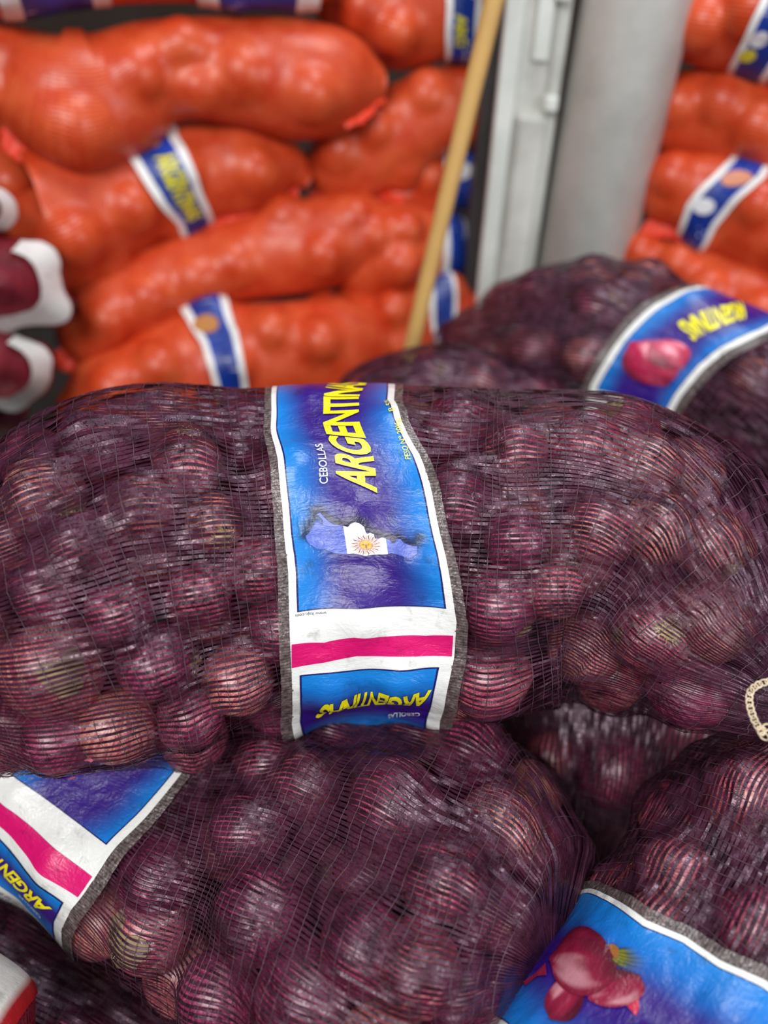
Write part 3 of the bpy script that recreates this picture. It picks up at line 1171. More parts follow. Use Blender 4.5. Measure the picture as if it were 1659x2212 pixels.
Z8 = lambda pts: [(640 + x / 5.53, 1080 + y / 5.53) for x, y in pts]
mapL = Z8([(110, 430), (150, 400), (195, 330), (240, 265), (285, 282), (325, 300), (320, 235), (245, 168), (290, 155), (330, 200), (380, 250), (450, 290), (520, 305), (566, 305), (590, 470), (612, 642), (560, 650), (450, 630), (350, 590), (300, 590), (240, 580), (160, 530), (125, 490)])
mapM = Z8([(566, 305), (620, 320), (650, 285), (700, 262), (760, 280), (810, 320), (832, 385), (850, 405), (885, 390), (930, 410), (942, 460), (985, 465), (1030, 450), (1073, 465), (1090, 560), (1102, 645), (1050, 650), (930, 650), (830, 665), (740, 645), (690, 635), (612, 642), (590, 470)])
mapR = Z8([(1073, 465), (1120, 480), (1160, 525), (1190, 520), (1205, 470), (1255, 475), (1290, 520), (1350, 545), (1400, 560), (1445, 560), (1445, 640), (1380, 690), (1340, 695), (1280, 670), (1210, 650), (1150, 635), (1102, 645), (1090, 560)])
top = np.array([B1.st(x, y) for x, y in Z8([(100, 430), (130, 330), (170, 270), (220, 200), (215, 120), (270, 110), (330, 170), (400, 230), (500, 270), (600, 280), (700, 240), (780, 260), (840, 340), (890, 370), (960, 400), (1050, 430), (1140, 450), (1200, 450), (1300, 490), (1390, 530), (1440, 500), (1480, 440)])])
tp = np.array([top[0] * 0 + np.array([np.interp(q, np.arange(len(top)), top[:, 0]), np.interp(q, np.arange(len(top)), top[:, 1])]) for q in np.linspace(0, len(top) - 1, 110)])


def glow(c, S, T):
    d = np.sqrt(((S[..., None] - tp[:, 0]) ** 2 + (T[..., None] - tp[:, 1]) ** 2).min(-1))
    k = np.exp(-(d / 0.0042) ** 2) * 0.92
    return c * (1 - k[..., None]) + np.array([0.01, 0.01, 0.03]) * k[..., None]


P1 = Print(B1)
tA = T_(B1, 800, 1311)
mL, mR = 0.0056, B1.Wd - 0.0058
framed(P1, mL, mR, 0.01, tA, 'long', glow)
tB = T_(B1, 800, 1446)
tC = T_(B1, 800, 1558) + 0.014
framed(P1, mL, mR - 0.002, tB, tC, 'short')
P1.poly([B1.st(x, y) for x, y in ((630, 1392), (700, 1388), (765, 1377), (850, 1374), (920, 1373), (979, 1373), (976, 1418), (900, 1418), (840, 1418), (770, 1417), (700, 1431), (630, 1443))], PINK, 0.0004)
L0 = 0.0018
for g, c in ((mapL, srgb(90, 108, 198)), (mapM, srgb(236, 236, 238)), (mapR, srgb(90, 108, 198))):
    P1.poly([B1.st(x, y) for x, y in g], c, L0, 0.003)
sc = B1.st(791.5, 1176.5)
ex = B1.st(827, 1177) - sc; ey = B1.st(791, 1200) - sc
for q in range(32):
    a = q / 32 * 2 * math.pi
    e = lambda r, a_: sc + ex * r * math.cos(a_) + ey * r * math.sin(a_)
    w = 0.050
    if q % 2 == 0:
        P1.poly([e(.40, a - w * 1.7), e(1.0, a), e(.40, a + w * 1.7)], srgb(190, 110, 40), L0 + .0003)
    else:
        P1.poly([e(.40, a - w), e(.6, a + .05 - w * .8), e(.8, a - .06 - w * .5), e(1.0, a + .03), e(.82, a - .04 + w), e(.6, a + .07 + w)], srgb(150, 76, 44), L0 + .0003)
rs = np.linalg.norm(ex) * .40; rt = np.linalg.norm(ey) * .42
P1.disc(sc, rs, rt, 0, lambda R, A: np.where((R > .86)[..., None], srgb(150, 84, 20), srgb(238, 170, 40)), L0 + .0005)
for (dx, dy) in ((-.4, -.1), (.4, -.1), (0, .15), (0, .55)):
    P1.disc(sc + np.array([dx * rs, dy * rt]), rs * .16, rt * (.3 if dx == 0 else .14), 0, lambda R, A: np.broadcast_to(srgb(160, 96, 24), R.shape + (3,)), L0 + .0007, 3, 10)


def ext(q, f):
    q = [np.array(a) for a in q]
    return [q[0], q[0] + (q[1] - q[0]) / f, q[2], q[2] + (q[3] - q[2]) / f]


put_text(P1, 'ARGENTINAS', ext(Q(B1, (811, 1066), (773, 884), (726, 1050), (698, 890)), .56), YEL, L0, bold=0.028, shear=0.12, space=0.92)
put_text(P1, 'CEBOLLAS', Q(B1, (708, 1046), (695, 961), (690, 1046), (679, 963)), srgb(236, 236, 240), L0, bold=0.006)
put_text(P1, 'PESO Nº 20Kg', Q(B1, (888, 994), (861, 906), (875, 994), (849, 908)), srgb(226, 220, 60), L0, bold=0.004)
put_text(P1, 'B 5%', Q(B1, (851, 890), (838, 868), (840, 892), (828, 869)), srgb(226, 220, 60), L0, bold=0.004)
put_text(P1, 'www.ltajc.com', Q(B1, (706, 1321), (638, 1327), (706, 1328), (638, 1334)), srgb(40, 40, 48), 0.0004)
put_text(P1, 'ARGENTINAS', Q(B1, (932, 1489), (692, 1520), (927, 1522), (680, 1549)), YEL, L0, bold=0.03, shear=0.16, space=0.92)
put_text(P1, 'CEBOLLAS', Q(B1, (908, 1535), (839, 1540), (908, 1543), (839, 1548)), srgb(220, 222, 232), L0, bold=0.006)
P1.build(wb)

# chain-stitched closing cord at the right end
def chain(name, pts, parent, link_len=0.0052, r=0.00075):
    pts = np.array(pts)
    d = np.concatenate([[0], np.cumsum(np.linalg.norm(np.diff(pts, axis=0), axis=1))])
    n = int(d[-1] / link_len * 1.25)
    Vs, Fs, k = [], [], 0
    for i in range(n):
        t = i / n * d[-1]
        c = np.array([np.interp(t, d, pts[:, a]) for a in range(3)])
        c2 = np.array([np.interp(t + .001, d, pts[:, a]) for a in range(3)])
        ax = unit(c2 - c + 1e-9); sd = unit(np.cross(ax, unit(CP - c))); up_ = np.cross(ax, sd)
        th = np.arange(12) / 12 * 2 * math.pi
        ctr = c + link_len * .62 * np.cos(th)[:, None] * ax + 0.0022 * np.sin(th)[:, None] * sd + 0.0009 * np.sin(th * 2 + i)[:, None] * up_
        tg = unit(np.roll(ctr, -1, 0) - np.roll(ctr, 1, 0)); nn = unit(np.cross(tg, up_)); bb = np.cross(tg, nn)
        ph = np.arange(6) / 6 * 2 * math.pi
        R = ctr[:, None] + r * (np.cos(ph)[None, :, None] * nn[:, None] + np.sin(ph)[None, :, None] * bb[:, None])
        f = grid_faces(13, 6, True); f = f % (12 * 6)
        Vs.append(R.reshape(-1, 3)); Fs.append(f + k); k += 72
    return link(name, make_mesh(name, np.concatenate(Vs), np.concatenate(Fs), M['cord']), parent)


def curve_px(pts, n=40):
    P = np.array([at(*p) for p in pts])
    return hermite(P, np.arange(len(P)), n)


chain('stitched_cord', curve_px([(1662, 1472, .655), (1640, 1478, .652), (1621, 1494, .648), (1619, 1520, .645), (1628, 1552, .642), (1642, 1578, .64), (1650, 1590, .64), (1664, 1598, .64)]), sack1)
chain('stitched_cord', curve_px([(1646, 1580, .64), (1654, 1572, .641), (1666, 1566, .642)]), sack1)
# gathered hem behind the cord
def ruffle(name, root, pts, width, mat, amp=0.004, freq=120, seed=0, n=120, rows=5):
    """a gathered edge of net standing off the sack along a 3-D line; pts: (point, outward dir)"""
    P = np.array([p for p, _ in pts]); Dv = np.array([d for _, d in pts])
    x = np.arange(len(P))
    P = hermite(P, x, n); Dv = unit(hermite(Dv, x, n))
    T = unit(np.gradient(P, axis=0)); Nn = np.cross(T, Dv)
    r = np.linspace(0, 1, rows)
    ar = np.concatenate([[0], np.cumsum(np.linalg.norm(np.diff(P, axis=0), axis=1))])
    A, R = np.meshgrid(ar, r, indexing='ij')
    off = amp * R * (np.sin(A * freq * 2.2 + seed) + 0.9 * vnoise(A * freq, R + seed, 1))
    wd = width * (0.85 + 0.35 * vnoise(A * 50, A * 0 + seed, 2))
    V = P[:, None] + Dv[:, None] * (wd * R)[..., None] + Nn[:, None] * off[..., None] - Dv[:, None] * 0.006
    me = make_mesh(name, V.reshape(-1, 3), grid_faces(n, rows), mat)
    o = link(name, me, root)
    sm = o.modifiers.new('thickness', 'SOLIDIFY'); sm.thickness = 0.0008
    return o


# ---- the sack below
S2 = Sack([(-200, 1240, -520, 1480, .98), (60, 1280, -350, 1700, .94), (330, 1400, -60, 1890, .89), (560, 1510, 137, 2066, .85), (850, 1545, 300, 2215, .82),
           (1150, 1600, 540, 2420, .77), (1300, 1650, 740, 2520, .755), (1372, 1740, 900, 2490, .745), (1395, 1810, 960, 2440, .74)],
          200, 330, k=0.74, cap=(0.1, 0.045), lb=0.88, seed=7, infl=1.02)
S2.pack([(830, 1690, 118), (960, 1880, 100), (760, 2040, 100), (500, 1960, 100), (270, 2060, 85), (500, 1760, 90), (640, 1650, 80), (1160, 1790, 95), (1240, 1820, 80), (600, 2180, 105),
         (900, 2100, 95), (1080, 1960, 80), (560, 1600, 85), (1040, 1660, 80), (300, 1900, 85), (400, 2180, 85)], 0.033, 0.042, face=-0.35, maxn=76, tries=5000, inset=0.005, gap=0.85)
S2.relax(60)
S2.fill(26)
sack2 = finish(S2, 'onion_sack', 'purple net sack lying slantwise under the large sack, its band folded at the lower left', PURPLE)
build_net(S2, sack2)


on2 = place_onions(S2, 'red', 'red_onion', 'red onions in the slanting lower sack', 'slanting lower sack')
for (px, py, sc) in ((1190, 1795, .9), (800, 1620, 1.2), (245, 2045, .9)):
    add_tuft(S2, on2, px, py, sc, .62 if px < 300 else (.3 if px == 800 else 0))
v0 = -0.45
RE = edge_px(S2, [(400, 1662), (300, 1788), (240, 1855), (172, 1935), (150, 1965), (140, 2010), (138, 2050)], v0)
med = RE[:, 1].mean()
LE2 = RE.copy(); LE2[:, 1] -= 0.137
B2 = Band(S2, LE2, RE, v0, v0 + 1.0)
wb2 = white_base(B2, sack2, ds=0.0025)
P2 = Print(B2)
mR2 = B2.Wd - 0.0085
tA = T_(B2, 236, 1826); tB = T_(B2, 205, 1893); tC = T_(B2, 172, 1928); tD = T_(B2, 152, 1950)
tE = T_(B2, 122, 2020)
print('B2 t', tA, tB, tC, tD, tE, B2.L)
tB, tC, tD = tA + .026, tA + .046, tA + .058
tE = tD + 0.048
framed(P2, 0.008, mR2, 0.01, tA, 'long')
P2.rect(0.002, B2.Wd - 0.002, tB, tC, PINK)
framed(P2, 0.008, mR2, tD, tE, 'short')
put_text(P2, 'ARGENTINAS', [(mR2 - .004, tD + .014), (mR2 - .112, tD + .014), (mR2 - .010, tD + .032), (mR2 - .118, tD + .032)], YEL, L0, bold=0.028, shear=0.1, space=0.92)
put_text(P2, 'CEBOLLAS', [(mR2 - .012, tD + .036), (mR2 - .039, tD + .036), (mR2 - .012, tD + .040), (mR2 - .039, tD + .040)], srgb(220, 222, 232), L0, bold=0.006)
for q in range(9):     # lines of small print on the white part: too small to read, dashes of words
    t = tE + .008 + q * .0042
    x = .012
    while x < mR2 - .01:
        w = RNG.uniform(.002, .008)
        P2.rect(x, min(x + w, mR2 - .006), t, t + .0016, srgb(90, 88, 92), L0, ds=.004)
        x += w + .0014
P2.build(wb2)

# ---- lower right sack with the onion print
S3 = Sack([(1560, 1540, 2000, 1560, .80), (1460, 1640, 2090, 1760, .79), (1335, 1780, 2070, 2020, .77), (1240, 1935, 1990, 2275, .75), (1138, 2080, 1890, 2450, .735),
           (1018, 2225, 1770, 2620, .72), (930, 2360, 1640, 2760, .71), (860, 2480, 1500, 2860, .71)],
          150, 300, k=0.72, cap=(0.07, 0.06), lb=0.88, seed=9)
S3.pack([(1420, 1850, 85), (1570, 1860, 105), (1600, 1660, 95), (1390, 1960, 60), (1640, 1980, 80), (1490, 1710, 75)], 0.033, 0.042, face=-0.6, maxn=60, tries=5000, inset=0.004, gap=.84)
S3.relax(60)
S3.fill(22)
sack3 = finish(S3, 'onion_sack', 'purple net sack at the lower right with an onion picture on its blue band', PURPLE)
build_net(S3, sack3)
on3 = place_onions(S3, 'red', 'red_onion', 'red onions in the lower right sack',
                   'lower right sack')
v0 = -0.45
UE = edge_px(S3, [(1272, 1920), (1330, 1940), (1400, 1985), (1480, 2030), (1560, 2075), (1655, 2112)], v0)
LE3 = UE.copy(); LE3[:, 1] += 0.142
B3 = Band(S3, UE, LE3, v0, v0 + 1.0)     # s = 0 is the upper edge
wb3 = white_base(B3, sack3, ds=0.0025)
P3 = Print(B3)
cT = T_(B3, 1262, 1932)
framed(P3, 0.0062, B3.Wd - 0.008, B3.st(1256, 1935)[1] - .02, B3.L * .93, 'x')
Z7 = lambda x, y: B3.st(1100 + x / 4.1475, 1900 + y / 4.1475)


def emb(p, b, cpx, apx, bpx, lift, dark=1.0, seed=0):
    c = Z7(*cpx); a = Z7(*apx) - c; bb = Z7(*bpx) - c
    print_onion(p, c, np.linalg.norm(a), np.linalg.norm(bb), math.atan2(a[1], a[0]), lift, dark, seed)


P3.poly([Z7(*q) for q in ((340, 760), (250, 850), (140, 930), (160, 965), (260, 880), (350, 870))], srgb(140, 30, 66), L0)
emb(P3, B3, (500, 1080), (360, 1230), (640, 1180), L0 + .0002, .8, 3)
emb(P3, B3, (960, 980), (1180, 900), (1010, 1150), L0 + .0004, .78, 8)
P3.poly([Z7(*q) for q in ((1040, 1120), (1100, 1110), (1160, 1060), (1165, 1180), (1135, 1235), (1090, 1180))], srgb(196, 40, 70), L0 + .0003)
emb(P3, B3, (640, 700), (950, 800), (500, 1000), L0 + .0007, .66, 1)
for q in range(16):
    a = q / 15
    x0, y0 = 930 + 50 * (1 - a), 640 + 90 * a
    x1, y1 = 1060 + 190 * (0.35 + .65 * math.sin(a * 2.6)), 610 + 260 * a
    P3.poly([Z7(x0 - 4, y0 - 8), Z7(x1, y1), Z7(x0 + 4, y0 + 10)], srgb(120, 118, 36) if q % 3 else srgb(70, 74, 22), L0 + .0009)
P3.poly([Z7(*q) for q in ((900, 600), (940, 590), (985, 620), (985, 700), (950, 720), (915, 660))], srgb(150, 92, 40), L0 + .0010)
P3.build(wb3)

# ---- sacks behind and beneath
def purple(st, short, label, seed, n=46, nu=110, nv=200, k=.8, cap=(.06, .06), du=.006, picks=(), tufts=(), rr=(.031, .040), net=True):
    s = Sack(st, nu, nv, k=k, cap=cap, lb=.88, seed=seed)
    s.pack(list(picks), rr[0], rr[1], face=-0.15, maxn=n, tries=2500)
    s.relax(16)
    r = finish(s, 'onion_sack', label, PURPLE)
    build_net(s, r, pitch=.0044, thread=.011, du=du)
    on = place_onions(s, 'red', 'red_onion', 'red onions in the ' + short, short)
    for t in tufts: add_tuft(s, on, *t)
    return s, r, on


S6, sack6, on6 = purple([(960, 690, 930, 760, 1.32), (1050, 640, 1000, 860, 1.28), (1260, 548, 1130, 960, 1.22), (1430, 562, 1280, 990, 1.18), (1590, 640, 1440, 1020, 1.14),
                         (1740, 740, 1600, 1130, 1.10), (1850, 880, 1740, 1230, 1.08), (1900, 980, 1830, 1240, 1.08)],
                        'banded sack behind', 'purple net sack behind the large one at right, with a blue band curving over it', 21, 60, tufts=((1340, 640, 1.4), (1200, 680, 1.0)), rr=(.034, .042))
v0 = -0.45
ea = edge_px(S6, [(1280, 832), (1300, 780), (1350, 715), (1420, 660), (1500, 625)], v0)
eb = edge_px(S6, [(1440, 905), (1470, 855), (1520, 795), (1590, 745), (1655, 722)], v0)
B6 = Band(S6, ea, eb, v0, v0 + 1.0)
wb6 = white_base(B6, sack6, ds=.004)
P6 = Print(B6)
tend = T_(B6, 1380, 850) if True else 0
tt = [T_(B6, 1310, 815), T_(B6, 1440, 880), T_(B6, 1510, 640)]
framed(P6, .008, B6.Wd - .008, .01, max(tt) - 0.0 + .004, 'long', ds=.003)
if True:
    put_text(P6, 'ARGENTINAS', Q(B6, (1462, 702), (1600, 655), (1500, 738), (1620, 690))[::1] if False else [B6.st(1600, 655), B6.st(1462, 702), B6.st(1615, 690), B6.st(1500, 738)], YEL, L0, bold=.03, shear=.1, space=.92)
    c6 = B6.st(1405, 785)
    print_onion(P6, c6, .030, .026, .5, L0, 1.5, 2)
    print_onion(P6, B6.st(1445, 765), .020, .020, .2, L0 + .0003, 1.5, 5)
P6.build(wb6)

S5, sack5, on5 = purple([(690, 870, 700, 960, 1.12), (750, 795, 770, 1010, 1.12), (860, 742, 860, 1040, 1.12), (970, 722, 970, 1060, 1.12), (1090, 765, 1080, 1060, 1.11), (1210, 840, 1200, 1040, 1.10)],
                        'purple hump by the pole', 'purple net sack showing only its low hump between the large sack and the pole', 22, 36, tufts=((960, 800, 1.0), (1060, 765, 1.0)))
S7, sack7, on7 = purple([(1480, 960, 1750, 1000, 1.12), (1480, 1120, 1800, 1130, 1.08), (1480, 1300, 1820, 1300, 1.05), (1490, 1500, 1800, 1480, 1.02)],
                        'shadowed sack at right', 'purple net sack in the shadowed gap beyond the right end of the large sack', 23, 28)
S4, sack4, on4 = purple([(1020, 1420, 1640, 1400, .99), (1030, 1560, 1620, 1560, .98), (1060, 1720, 1540, 1760, .97), (1080, 1900, 1420, 1940, .97), (1000, 2100, 1400, 2180, .97), (940, 2300, 1340, 2400, .97)],
                        'sack in the front gap', 'purple net sack glimpsed deep in the gap between the three front sacks', 24, 34, picks=((1320, 1680, 90), (1160, 1640, 60)))
S8, sack8, on8 = purple([(-330, 1800, -420, 2300, 1.02), (-60, 1830, -200, 2400, 1.0), (160, 1930, 20, 2560, .98), (400, 2080, 240, 2700, .97), (640, 2300, 480, 2760, .97)],
                        'shaded sack bottom left', 'purple net sack in shade at the bottom left, under the folded band', 25, 40)

# ---- orange stacks
ORANGE = 'orange net sacks of yellow onions'
OSP = dict(nu=90, nv=150)


def wave_hem(s, root, u0, u1, v, width=.016, seed=0):
    P = []
    for u in np.linspace(u0, u1, 14):
        p = s.smp(s.P, np.array(u * (s.nu - 1)), np.array(v)); n = s.smp(s.N, np.array(u * (s.nu - 1)), np.array(v))
        P.append((p, n + np.array([0, -.25, -.35])))
    ruffle('hem', root, P, width, M['orange_hem'], .004, 110, seed)


def orange(st, short, label, seed, k=.9, cap=(.05, .05), picks=(), n=22, hems=(), lb=.80, kind='yellow', mt='orange_net', grp=ORANGE, rr=(.036, .046), it=9):
    s = Sack(st, OSP['nu'], OSP['nv'], k=k, cap=cap, lb=lb, seed=seed, infl=1.14)
    s.pack(list(picks), rr[0], rr[1], face=.1, maxn=n, tries=900, gap=1.0, inset=.006)
    s.relax(it, .002)
    r = finish(s, 'onion_sack', label, grp)
    build_cloth(s, r, mt)
    sh = short
    if kind == 'yellow':
        place_onions(s, 'yellow', 'yellow_onion', 'yellow onions in the ' + sh, sh)
    else:
        place_onions(s, 'red', 'red_onion', 'red onions in the ' + sh, sh)
    for h in hems: wave_hem(s, r, *h)
    return s, r


def small_band(s, root, pleft, pright, text=None, tq=None, v0=-.45, blob=None, wd=None, col='long'):
    a = edge_px(s, pleft, v0); b = edge_px(s, pright, v0)
    bd = Band(s, a, b, v0, v0 + 1.0)
    w = white_base(bd, root, ds=.006, sel=.006, selv=False)
    p = Print(bd)
    e = bd.Wd * .17
    p.rect(e, bd.Wd - e, .01, bd.L - .01, lambda S, T: np.broadcast_to(srgb(24, 60, 160), S.shape + (3,)) * (0.75 + 0.4 * vnoise(S * 30, T * 30, 1))[..., None], ds=.006, dt=.006)
    if text:
        q = [bd.st(*c) for c in tq]
        put_text(p, text, q, srgb(214, 206, 30), .0012, bold=.04, space=.9, cell=.006)
    for (x, y, r, c) in (blob or ()):
        p.disc(bd.st(x, y), r, r * .9, 0, lambda R, A: np.broadcast_to(srgb(*c), R.shape + (3,)), .0014, 4, 18)
    p.build(w)
    return bd


s, r = orange([(-140, -170, -140, -20, 1.36), (-60, -230, -60, 40, 1.36), (120, -240, 120, 26, 1.36), (350, -240, 350, 16, 1.36), (560, -230, 560, 26, 1.36), (700, -150, 690, 30, 1.36), (740, -90, 735, 0, 1.36)],
              'orange sack at the top edge', 'orange net sack along the top edge, only its banded underside in view', 41)
small_band(s, r, [(0, 8), (0, 2)], [(235, 2), (235, 0)])
small_band(s, r, [(430, 4), (430, 8)], [(690, 14), (690, 10)])
O1, rO1 = orange([(-110, 60, -110, 190, 1.40), (-60, 40, -60, 230, 1.40), (20, 40, 20, 270, 1.40), (140, 46, 140, 378, 1.38), (240, 46, 235, 368, 1.38), (330, 36, 320, 285, 1.38), (500, 20, 500, 280, 1.38), (650, 24, 650, 316, 1.38), (770, 66, 760, 285, 1.38), (840, 140, 830, 230, 1.38)],
                 'topmost left orange sack', 'large orange net sack topmost at left, a heavy onion bulging at its lower corner', 42,
                 picks=((150, 310, 80), (190, 170, 65), (310, 150, 60), (520, 160, 62), (430, 210, 50), (680, 210, 58), (660, 80, 55), (390, 70, 50), (770, 150, 50), (560, 60, 50)),
                 hems=((.14, .34, .46, .026, 1), (.9, .995, .40, .022, 2)))
O2, rO2 = orange([(0, 330, 60, 520, 1.42), (40, 300, 120, 650, 1.42), (130, 280, 200, 620, 1.42), (270, 265, 330, 540, 1.42), (420, 250, 455, 490, 1.42), (560, 262, 580, 462, 1.42), (630, 320, 650, 425, 1.42), (668, 380, 670, 410, 1.42)],
                 'lettered orange sack', 'orange net sack second from the top at left, with a slanting blue lettered band', 43,
                 picks=((185, 520, 62), (300, 450, 55), (110, 440, 50), (575, 370, 58), (480, 310, 50), (400, 360, 50)),
                 hems=((.10, .52, .455, .032, 3), (.60, .98, .45, .03, 4)))
small_band(O2, rO2, [(268, 325), (310, 400), (385, 486)], [(385, 295), (425, 380), (458, 470)], 'ARGENTINAS', [(335, 340), (408, 478), (375, 325), (440, 465)], blob=((325, 305, .016, (190, 130, 80)),))
O3, rO3 = orange([(120, 660, 135, 720, 1.42), (150, 620, 170, 790, 1.42), (250, 560, 270, 770, 1.42), (380, 500, 400, 700, 1.42), (520, 460, 540, 660, 1.42), (660, 420, 680, 640, 1.42), (790, 410, 800, 590, 1.42), (850, 450, 850, 560, 1.42)],
                 'third left orange sack', 'orange net sack third from the top at left, sagging below the lettered one', 44,
                 picks=((240, 690, 58), (430, 610, 62), (510, 570, 60), (330, 640, 50), (700, 560, 55)), hems=((.03, .22, .44, .03, 5),))
O7, rO7 = orange([(110, 850, 130, 960, 1.40), (180, 790, 190, 1000, 1.40), (300, 720, 310, 980, 1.40), (450, 655, 460, 940, 1.40), (620, 640, 640, 900, 1.40), (760, 640, 790, 860, 1.40), (850, 690, 850, 800, 1.40)],
                 'lowest left orange sack', 'orange net sack lowest at left, short blue band just above the large sack', 45,
                 picks=((235, 830, 62), (330, 780, 55), (590, 690, 50), (690, 730, 55), (380, 780, 50)), hems=((.5, .9, .36, .02, 6),))
small_band(O7, rO7, [(392, 680), (432, 745)], [(492, 665), (510, 715)], blob=((445, 700, .02, (180, 120, 60)),))
O4, rO4 = orange([(640, 340, 655, 380, 1.46), (680, 260, 740, 450, 1.46), (800, 190, 840, 420, 1.46), (940, 140, 955, 345, 1.46), (1060, 120, 1060, 320, 1.48), (1150, 150, 1150, 280, 1.5)],
                 'orange sack right of the top two', 'orange net sack right of the top two, narrowing to a corner at its lower left', 46,
                 picks=((690, 325, 55), (765, 380, 52), (920, 170, 50), (800, 260, 50)), hems=((.05, .36, .46, .03, 7),))
O5, rO5 = orange([(670, -140, 670, 20, 1.46), (740, -160, 745, 95, 1.46), (850, -160, 850, 165, 1.46), (960, -150, 960, 140, 1.46), (1070, -140, 1070, 120, 1.48), (1150, -100, 1150, 60, 1.5)],
                 'top orange sack beside the pole', 'orange net sack at the top beside the pole, its band half hidden by the pole', 47, picks=((860, 90, 45), (760, 20, 50), (920, 60, 40)))
small_band(O5, rO5, [(962, 40), (960, 110)], [(1040, 30), (1035, 100)], 'ARG', [(985, 30), (985, 100), (1010, 30), (1010, 100)])
O6b, rO6b = orange([(720, 420, 725, 460, 1.5), (780, 370, 790, 480, 1.5), (880, 320, 890, 480, 1.5), (980, 305, 985, 460, 1.5), (1060, 310, 1060, 440, 1.5), (1120, 340, 1120, 420, 1.5)],
                   'orange sack behind the pole', 'orange net sack behind the pole at mid height, white and blue band beside the post', 48, picks=((920, 370, 45), (860, 430, 40)))
small_band(O6b, rO6b, [(958, 340), (960, 400)], [(1040, 330), (1040, 400)], blob=((1000, 370, .015, (220, 220, 225)),))
O6, rO6 = orange([(690, 480, 700, 600, 1.46), (740, 430, 750, 650, 1.46), (830, 420, 840, 665, 1.46), (920, 440, 930, 640, 1.48), (1000, 470, 1010, 600, 1.5), (1050, 500, 1050, 570, 1.5)],
                 'loosely filled orange sack', 'orange net sack of loosely bulging onions left of the pole foot', 49, picks=((800, 490, 52), (745, 545, 48), (880, 580, 48), (890, 480, 40)))
small_band(O6, rO6, [(955, 460), (955, 540)], [(1015, 450), (1012, 540)])
O8, rO8 = orange([(620, 700, 630, 860, 1.48), (700, 630, 710, 880, 1.48), (820, 600, 830, 870, 1.48), (930, 585, 940, 820, 1.48), (1020, 590, 1030, 760, 1.5), (1090, 620, 1090, 720, 1.5)],
                 'orange sack at the pole foot', 'orange net sack at the foot of the pole, sunk behind the purple hump', 50, picks=((680, 640, 40), (760, 700, 50), (850, 650, 45)))
small_band(O8, rO8, [(925, 610), (925, 690)], [(985, 600), (985, 690)])
R1, rR1 = orange([(1380, -110, 1390, 40, 1.42), (1440, -150, 1450, 110, 1.42), (1530, -150, 1540, 150, 1.42), (1640, -150, 1650, 180, 1.42), (1760, -130, 1780, 200, 1.42), (1880, -60, 1890, 150, 1.42)],
                 'topmost right orange sack', 'orange net sack topmost at right, a blue band running down its side', 51, picks=((1500, 70, 50), (1620, 20, 55), (1560, 90, 40)))
small_band(R1, rR1, [(1640, 10), (1600, 90), (1575, 140)], [(1740, 20), (1700, 100), (1660, 165)], blob=((1640, 85, .012, (220, 220, 225)), (1615, 120, .012, (214, 206, 60))))
R2, rR2 = orange([(1370, 200, 1380, 290, 1.44), (1420, 160, 1430, 330, 1.44), (1520, 135, 1520, 350, 1.44), (1640, 150, 1630, 385, 1.44), (1760, 190, 1750, 430, 1.44), (1870, 260, 1860, 400, 1.44)],
                 'second right orange sack', 'orange net sack second from the top at right, in the shade of the one above', 52, picks=((1555, 210, 50), (1630, 270, 55), (1450, 220, 45)))
R3, rR3 = orange([(1350, 390, 1360, 440, 1.42), (1385, 340, 1395, 470, 1.42), (1470, 318, 1465, 500, 1.42), (1570, 325, 1560, 545, 1.42), (1690, 370, 1680, 610, 1.42), (1830, 430, 1810, 620, 1.42), (1900, 480, 1890, 580, 1.42)],
                 'third right orange sack', 'orange net sack third from the top at right, with a slanting blue band', 53, picks=((1450, 365, 50), (1640, 430, 50), (1400, 420, 35)), hems=((.1, .5, .46, .03, 8),))
small_band(R3, rR3, [(1575, 345), (1530, 390), (1485, 438)], [(1650, 385), (1600, 430), (1545, 490)], blob=((1520, 445, .014, (220, 220, 225)), (1590, 385, .016, (210, 140, 110))))
R4, rR4 = orange([(1270, 560, 1280, 640, 1.46), (1330, 510, 1340, 700, 1.46), (1440, 490, 1440, 720, 1.46), (1560, 530, 1560, 760, 1.44), (1690, 590, 1680, 820, 1.42), (1820, 660, 1810, 800, 1.42)],
                 'lowest right orange sack', 'orange net sack lowest at right, rising out of view behind the purple one', 54, picks=((1460, 560, 42), (1370, 520, 38), (1520, 620, 45), (1640, 680, 50)))

orange([(-260, 280, -260, 420, 1.52), (-160, 240, -160, 470, 1.52), (-20, 240, -10, 520, 1.52), (70, 280, 80, 500, 1.52), (110, 340, 115, 440, 1.52)],
       'shaded orange sack at far left', 'orange net sack in shade at far left, squeezed behind the two upper ones', 56, picks=((40, 400, 45),))

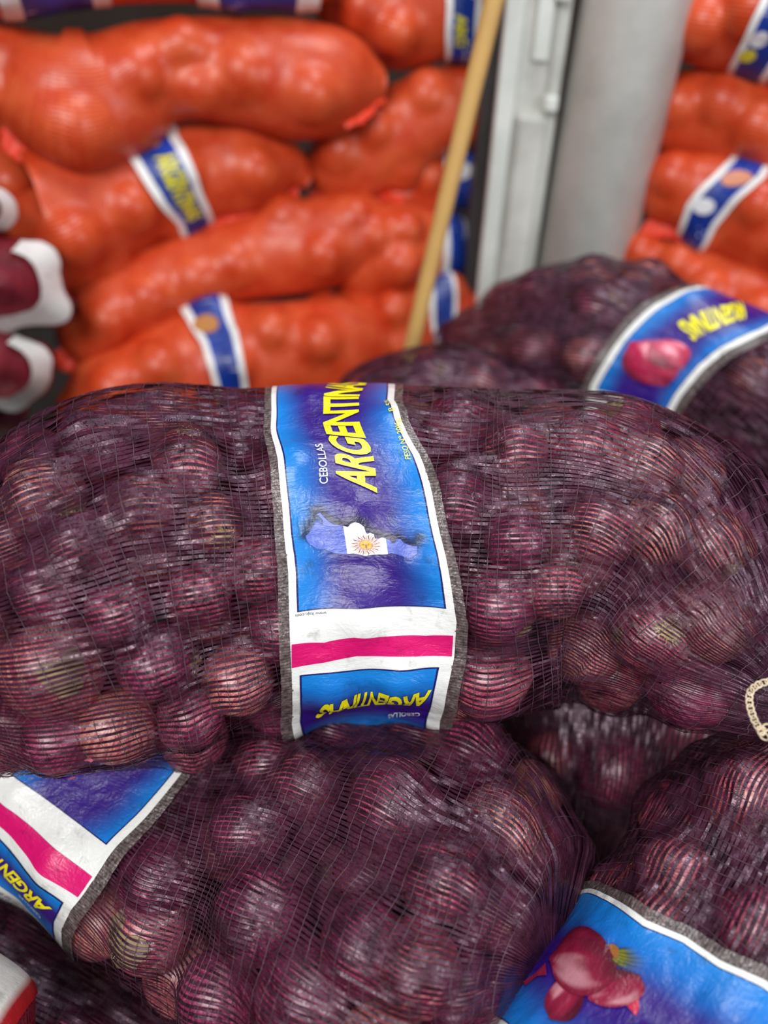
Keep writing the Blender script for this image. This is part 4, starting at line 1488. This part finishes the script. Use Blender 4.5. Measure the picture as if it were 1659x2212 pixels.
# ---- maroon sacks with white straps at the left edge
MAR = 'maroon net sacks with white straps'
for q, (cx, y0, y1, lab) in enumerate(((-70, 380, 500, 'maroon net sack highest at the left edge with a white strap end'), (-30, 490, 720, 'maroon net sack second down at the left edge, white strap bending up its side'),
                                       (-30, 700, 890, 'maroon net sack third down at the left edge, broad white strap across it'), (-40, 850, 1010, 'maroon net sack lowest at the left edge with a thin white strap'))):
    hh = (y1 - y0) / 2
    D0 = 1.20
    s, r = orange([(cx - 4, y0 + hh * .6, cx - 4, y1 - hh * .6, D0), (cx, y0 + hh * .1, cx, y1 - hh * .1, D0 + .04), (cx, y0, cx, y1, D0 + .12), (cx, y0 + 2, cx, y1 - 8, D0 + .3), (cx, y0 + 10, cx, y1 - 26, D0 + .45), (cx, y0 + 20, cx, y1 - 46, D0 + .5)],
                  ['highest maroon sack', 'second maroon sack', 'third maroon sack', 'lowest maroon sack'][q], lab, 60 + q, cap=(.10, .05), k=1.55, n=14, kind='red', mt='maroon_net', grp=MAR, rr=(.026, .034))
    w = .036 if q < 3 else .02
    rs_ = 1 if s.E2[5][0] > 0 else -1
    b = Band(s, [(-1, .024), (2, .024)], [(-1, .024 + w), (2, .024 + w)], *((.10, .66) if rs_ > 0 else (.34, .90)))
    white_base(b, r, ds=.006, name='white_strap', selv=False)

# ---- the white sack corner at the bottom left
s, r = orange([(-360, 2080, -390, 2400, .80), (-210, 2000, -280, 2480, .79), (-100, 2030, -170, 2560, .78), (-20, 2110, -80, 2600, .78), (50, 2230, 10, 2560, .78)],
              'white corner sack', 'white woven sack corner with a red edge at the bottom left', 70, k=.8, n=10, kind='red', mt='maroon_net', grp=None, rr=(.028, .036))

b = Band(s, [(-1, .03), (2, .03)], [(-1, s.len[-1] - .035), (2, s.len[-1] - .035)], -.45, .55)
wc = white_base(b, r, ds=.006, name='white_cloth', selv=False, c=lambda S, T: np.where((S > b.Wd - .018)[..., None], srgb(150, 22, 28), srgb(204, 202, 196)))

# ---- flakes of dry skin caught on the net
for q, (px, py, sz) in enumerate(((205, 1668, 11), (250, 1716, 10), (192, 1640, 9), (160, 1718, 8), (1255, 1660, 7))):
    s_ = S1 if px < 1000 else S1
    i, j = s_.pix(px, py); p, n = s_.P[i, j], s_.N[i, j]
    a = unit(np.cross(n, [0, 0, 1])); b_ = np.cross(n, a)
    rad = sz / F * np.linalg.norm(p - CP)
    K = 9; th = np.arange(K) / K * 6.283
    rr_ = rad * RNG.uniform(.6, 1.1, K)
    Vv = [p + n * .0022] + [p + n * (.0012 + .002 * RNG.random()) + rr_[m] * (math.cos(th[m]) * a + .7 * math.sin(th[m]) * b_) for m in range(K)]
    f = np.array([(0, 1 + m, 1 + (m + 1) % K) for m in range(K)])
    o = link('skin_flake', make_mesh('skin_flake', np.array(Vv), f, M['flake']))
    tag(o, ['pink flake of dry onion skin caught low on the large sack', 'torn pink onion skin flake hanging at the lower rim of the large sack', 'small pink skin flake above the other flakes', 'tiny skin flake at the bottom rim of the large sack', 'tiny pale skin flake under the right of the large sack'][q], 'onion skin', 'dry skin flakes')

zm = min(v for v in [S2.P[..., 2].min(), S3.P[..., 2].min(), S8.P[..., 2].min()])
print('LOWEST', zm, [round(float(x.P[..., 2].min()), 2) for x in (S1, S4, S5, S6, S7, O7, O8, R4)])
print('PIPE', cbase, ctop, lean, len(bpy.data.objects))
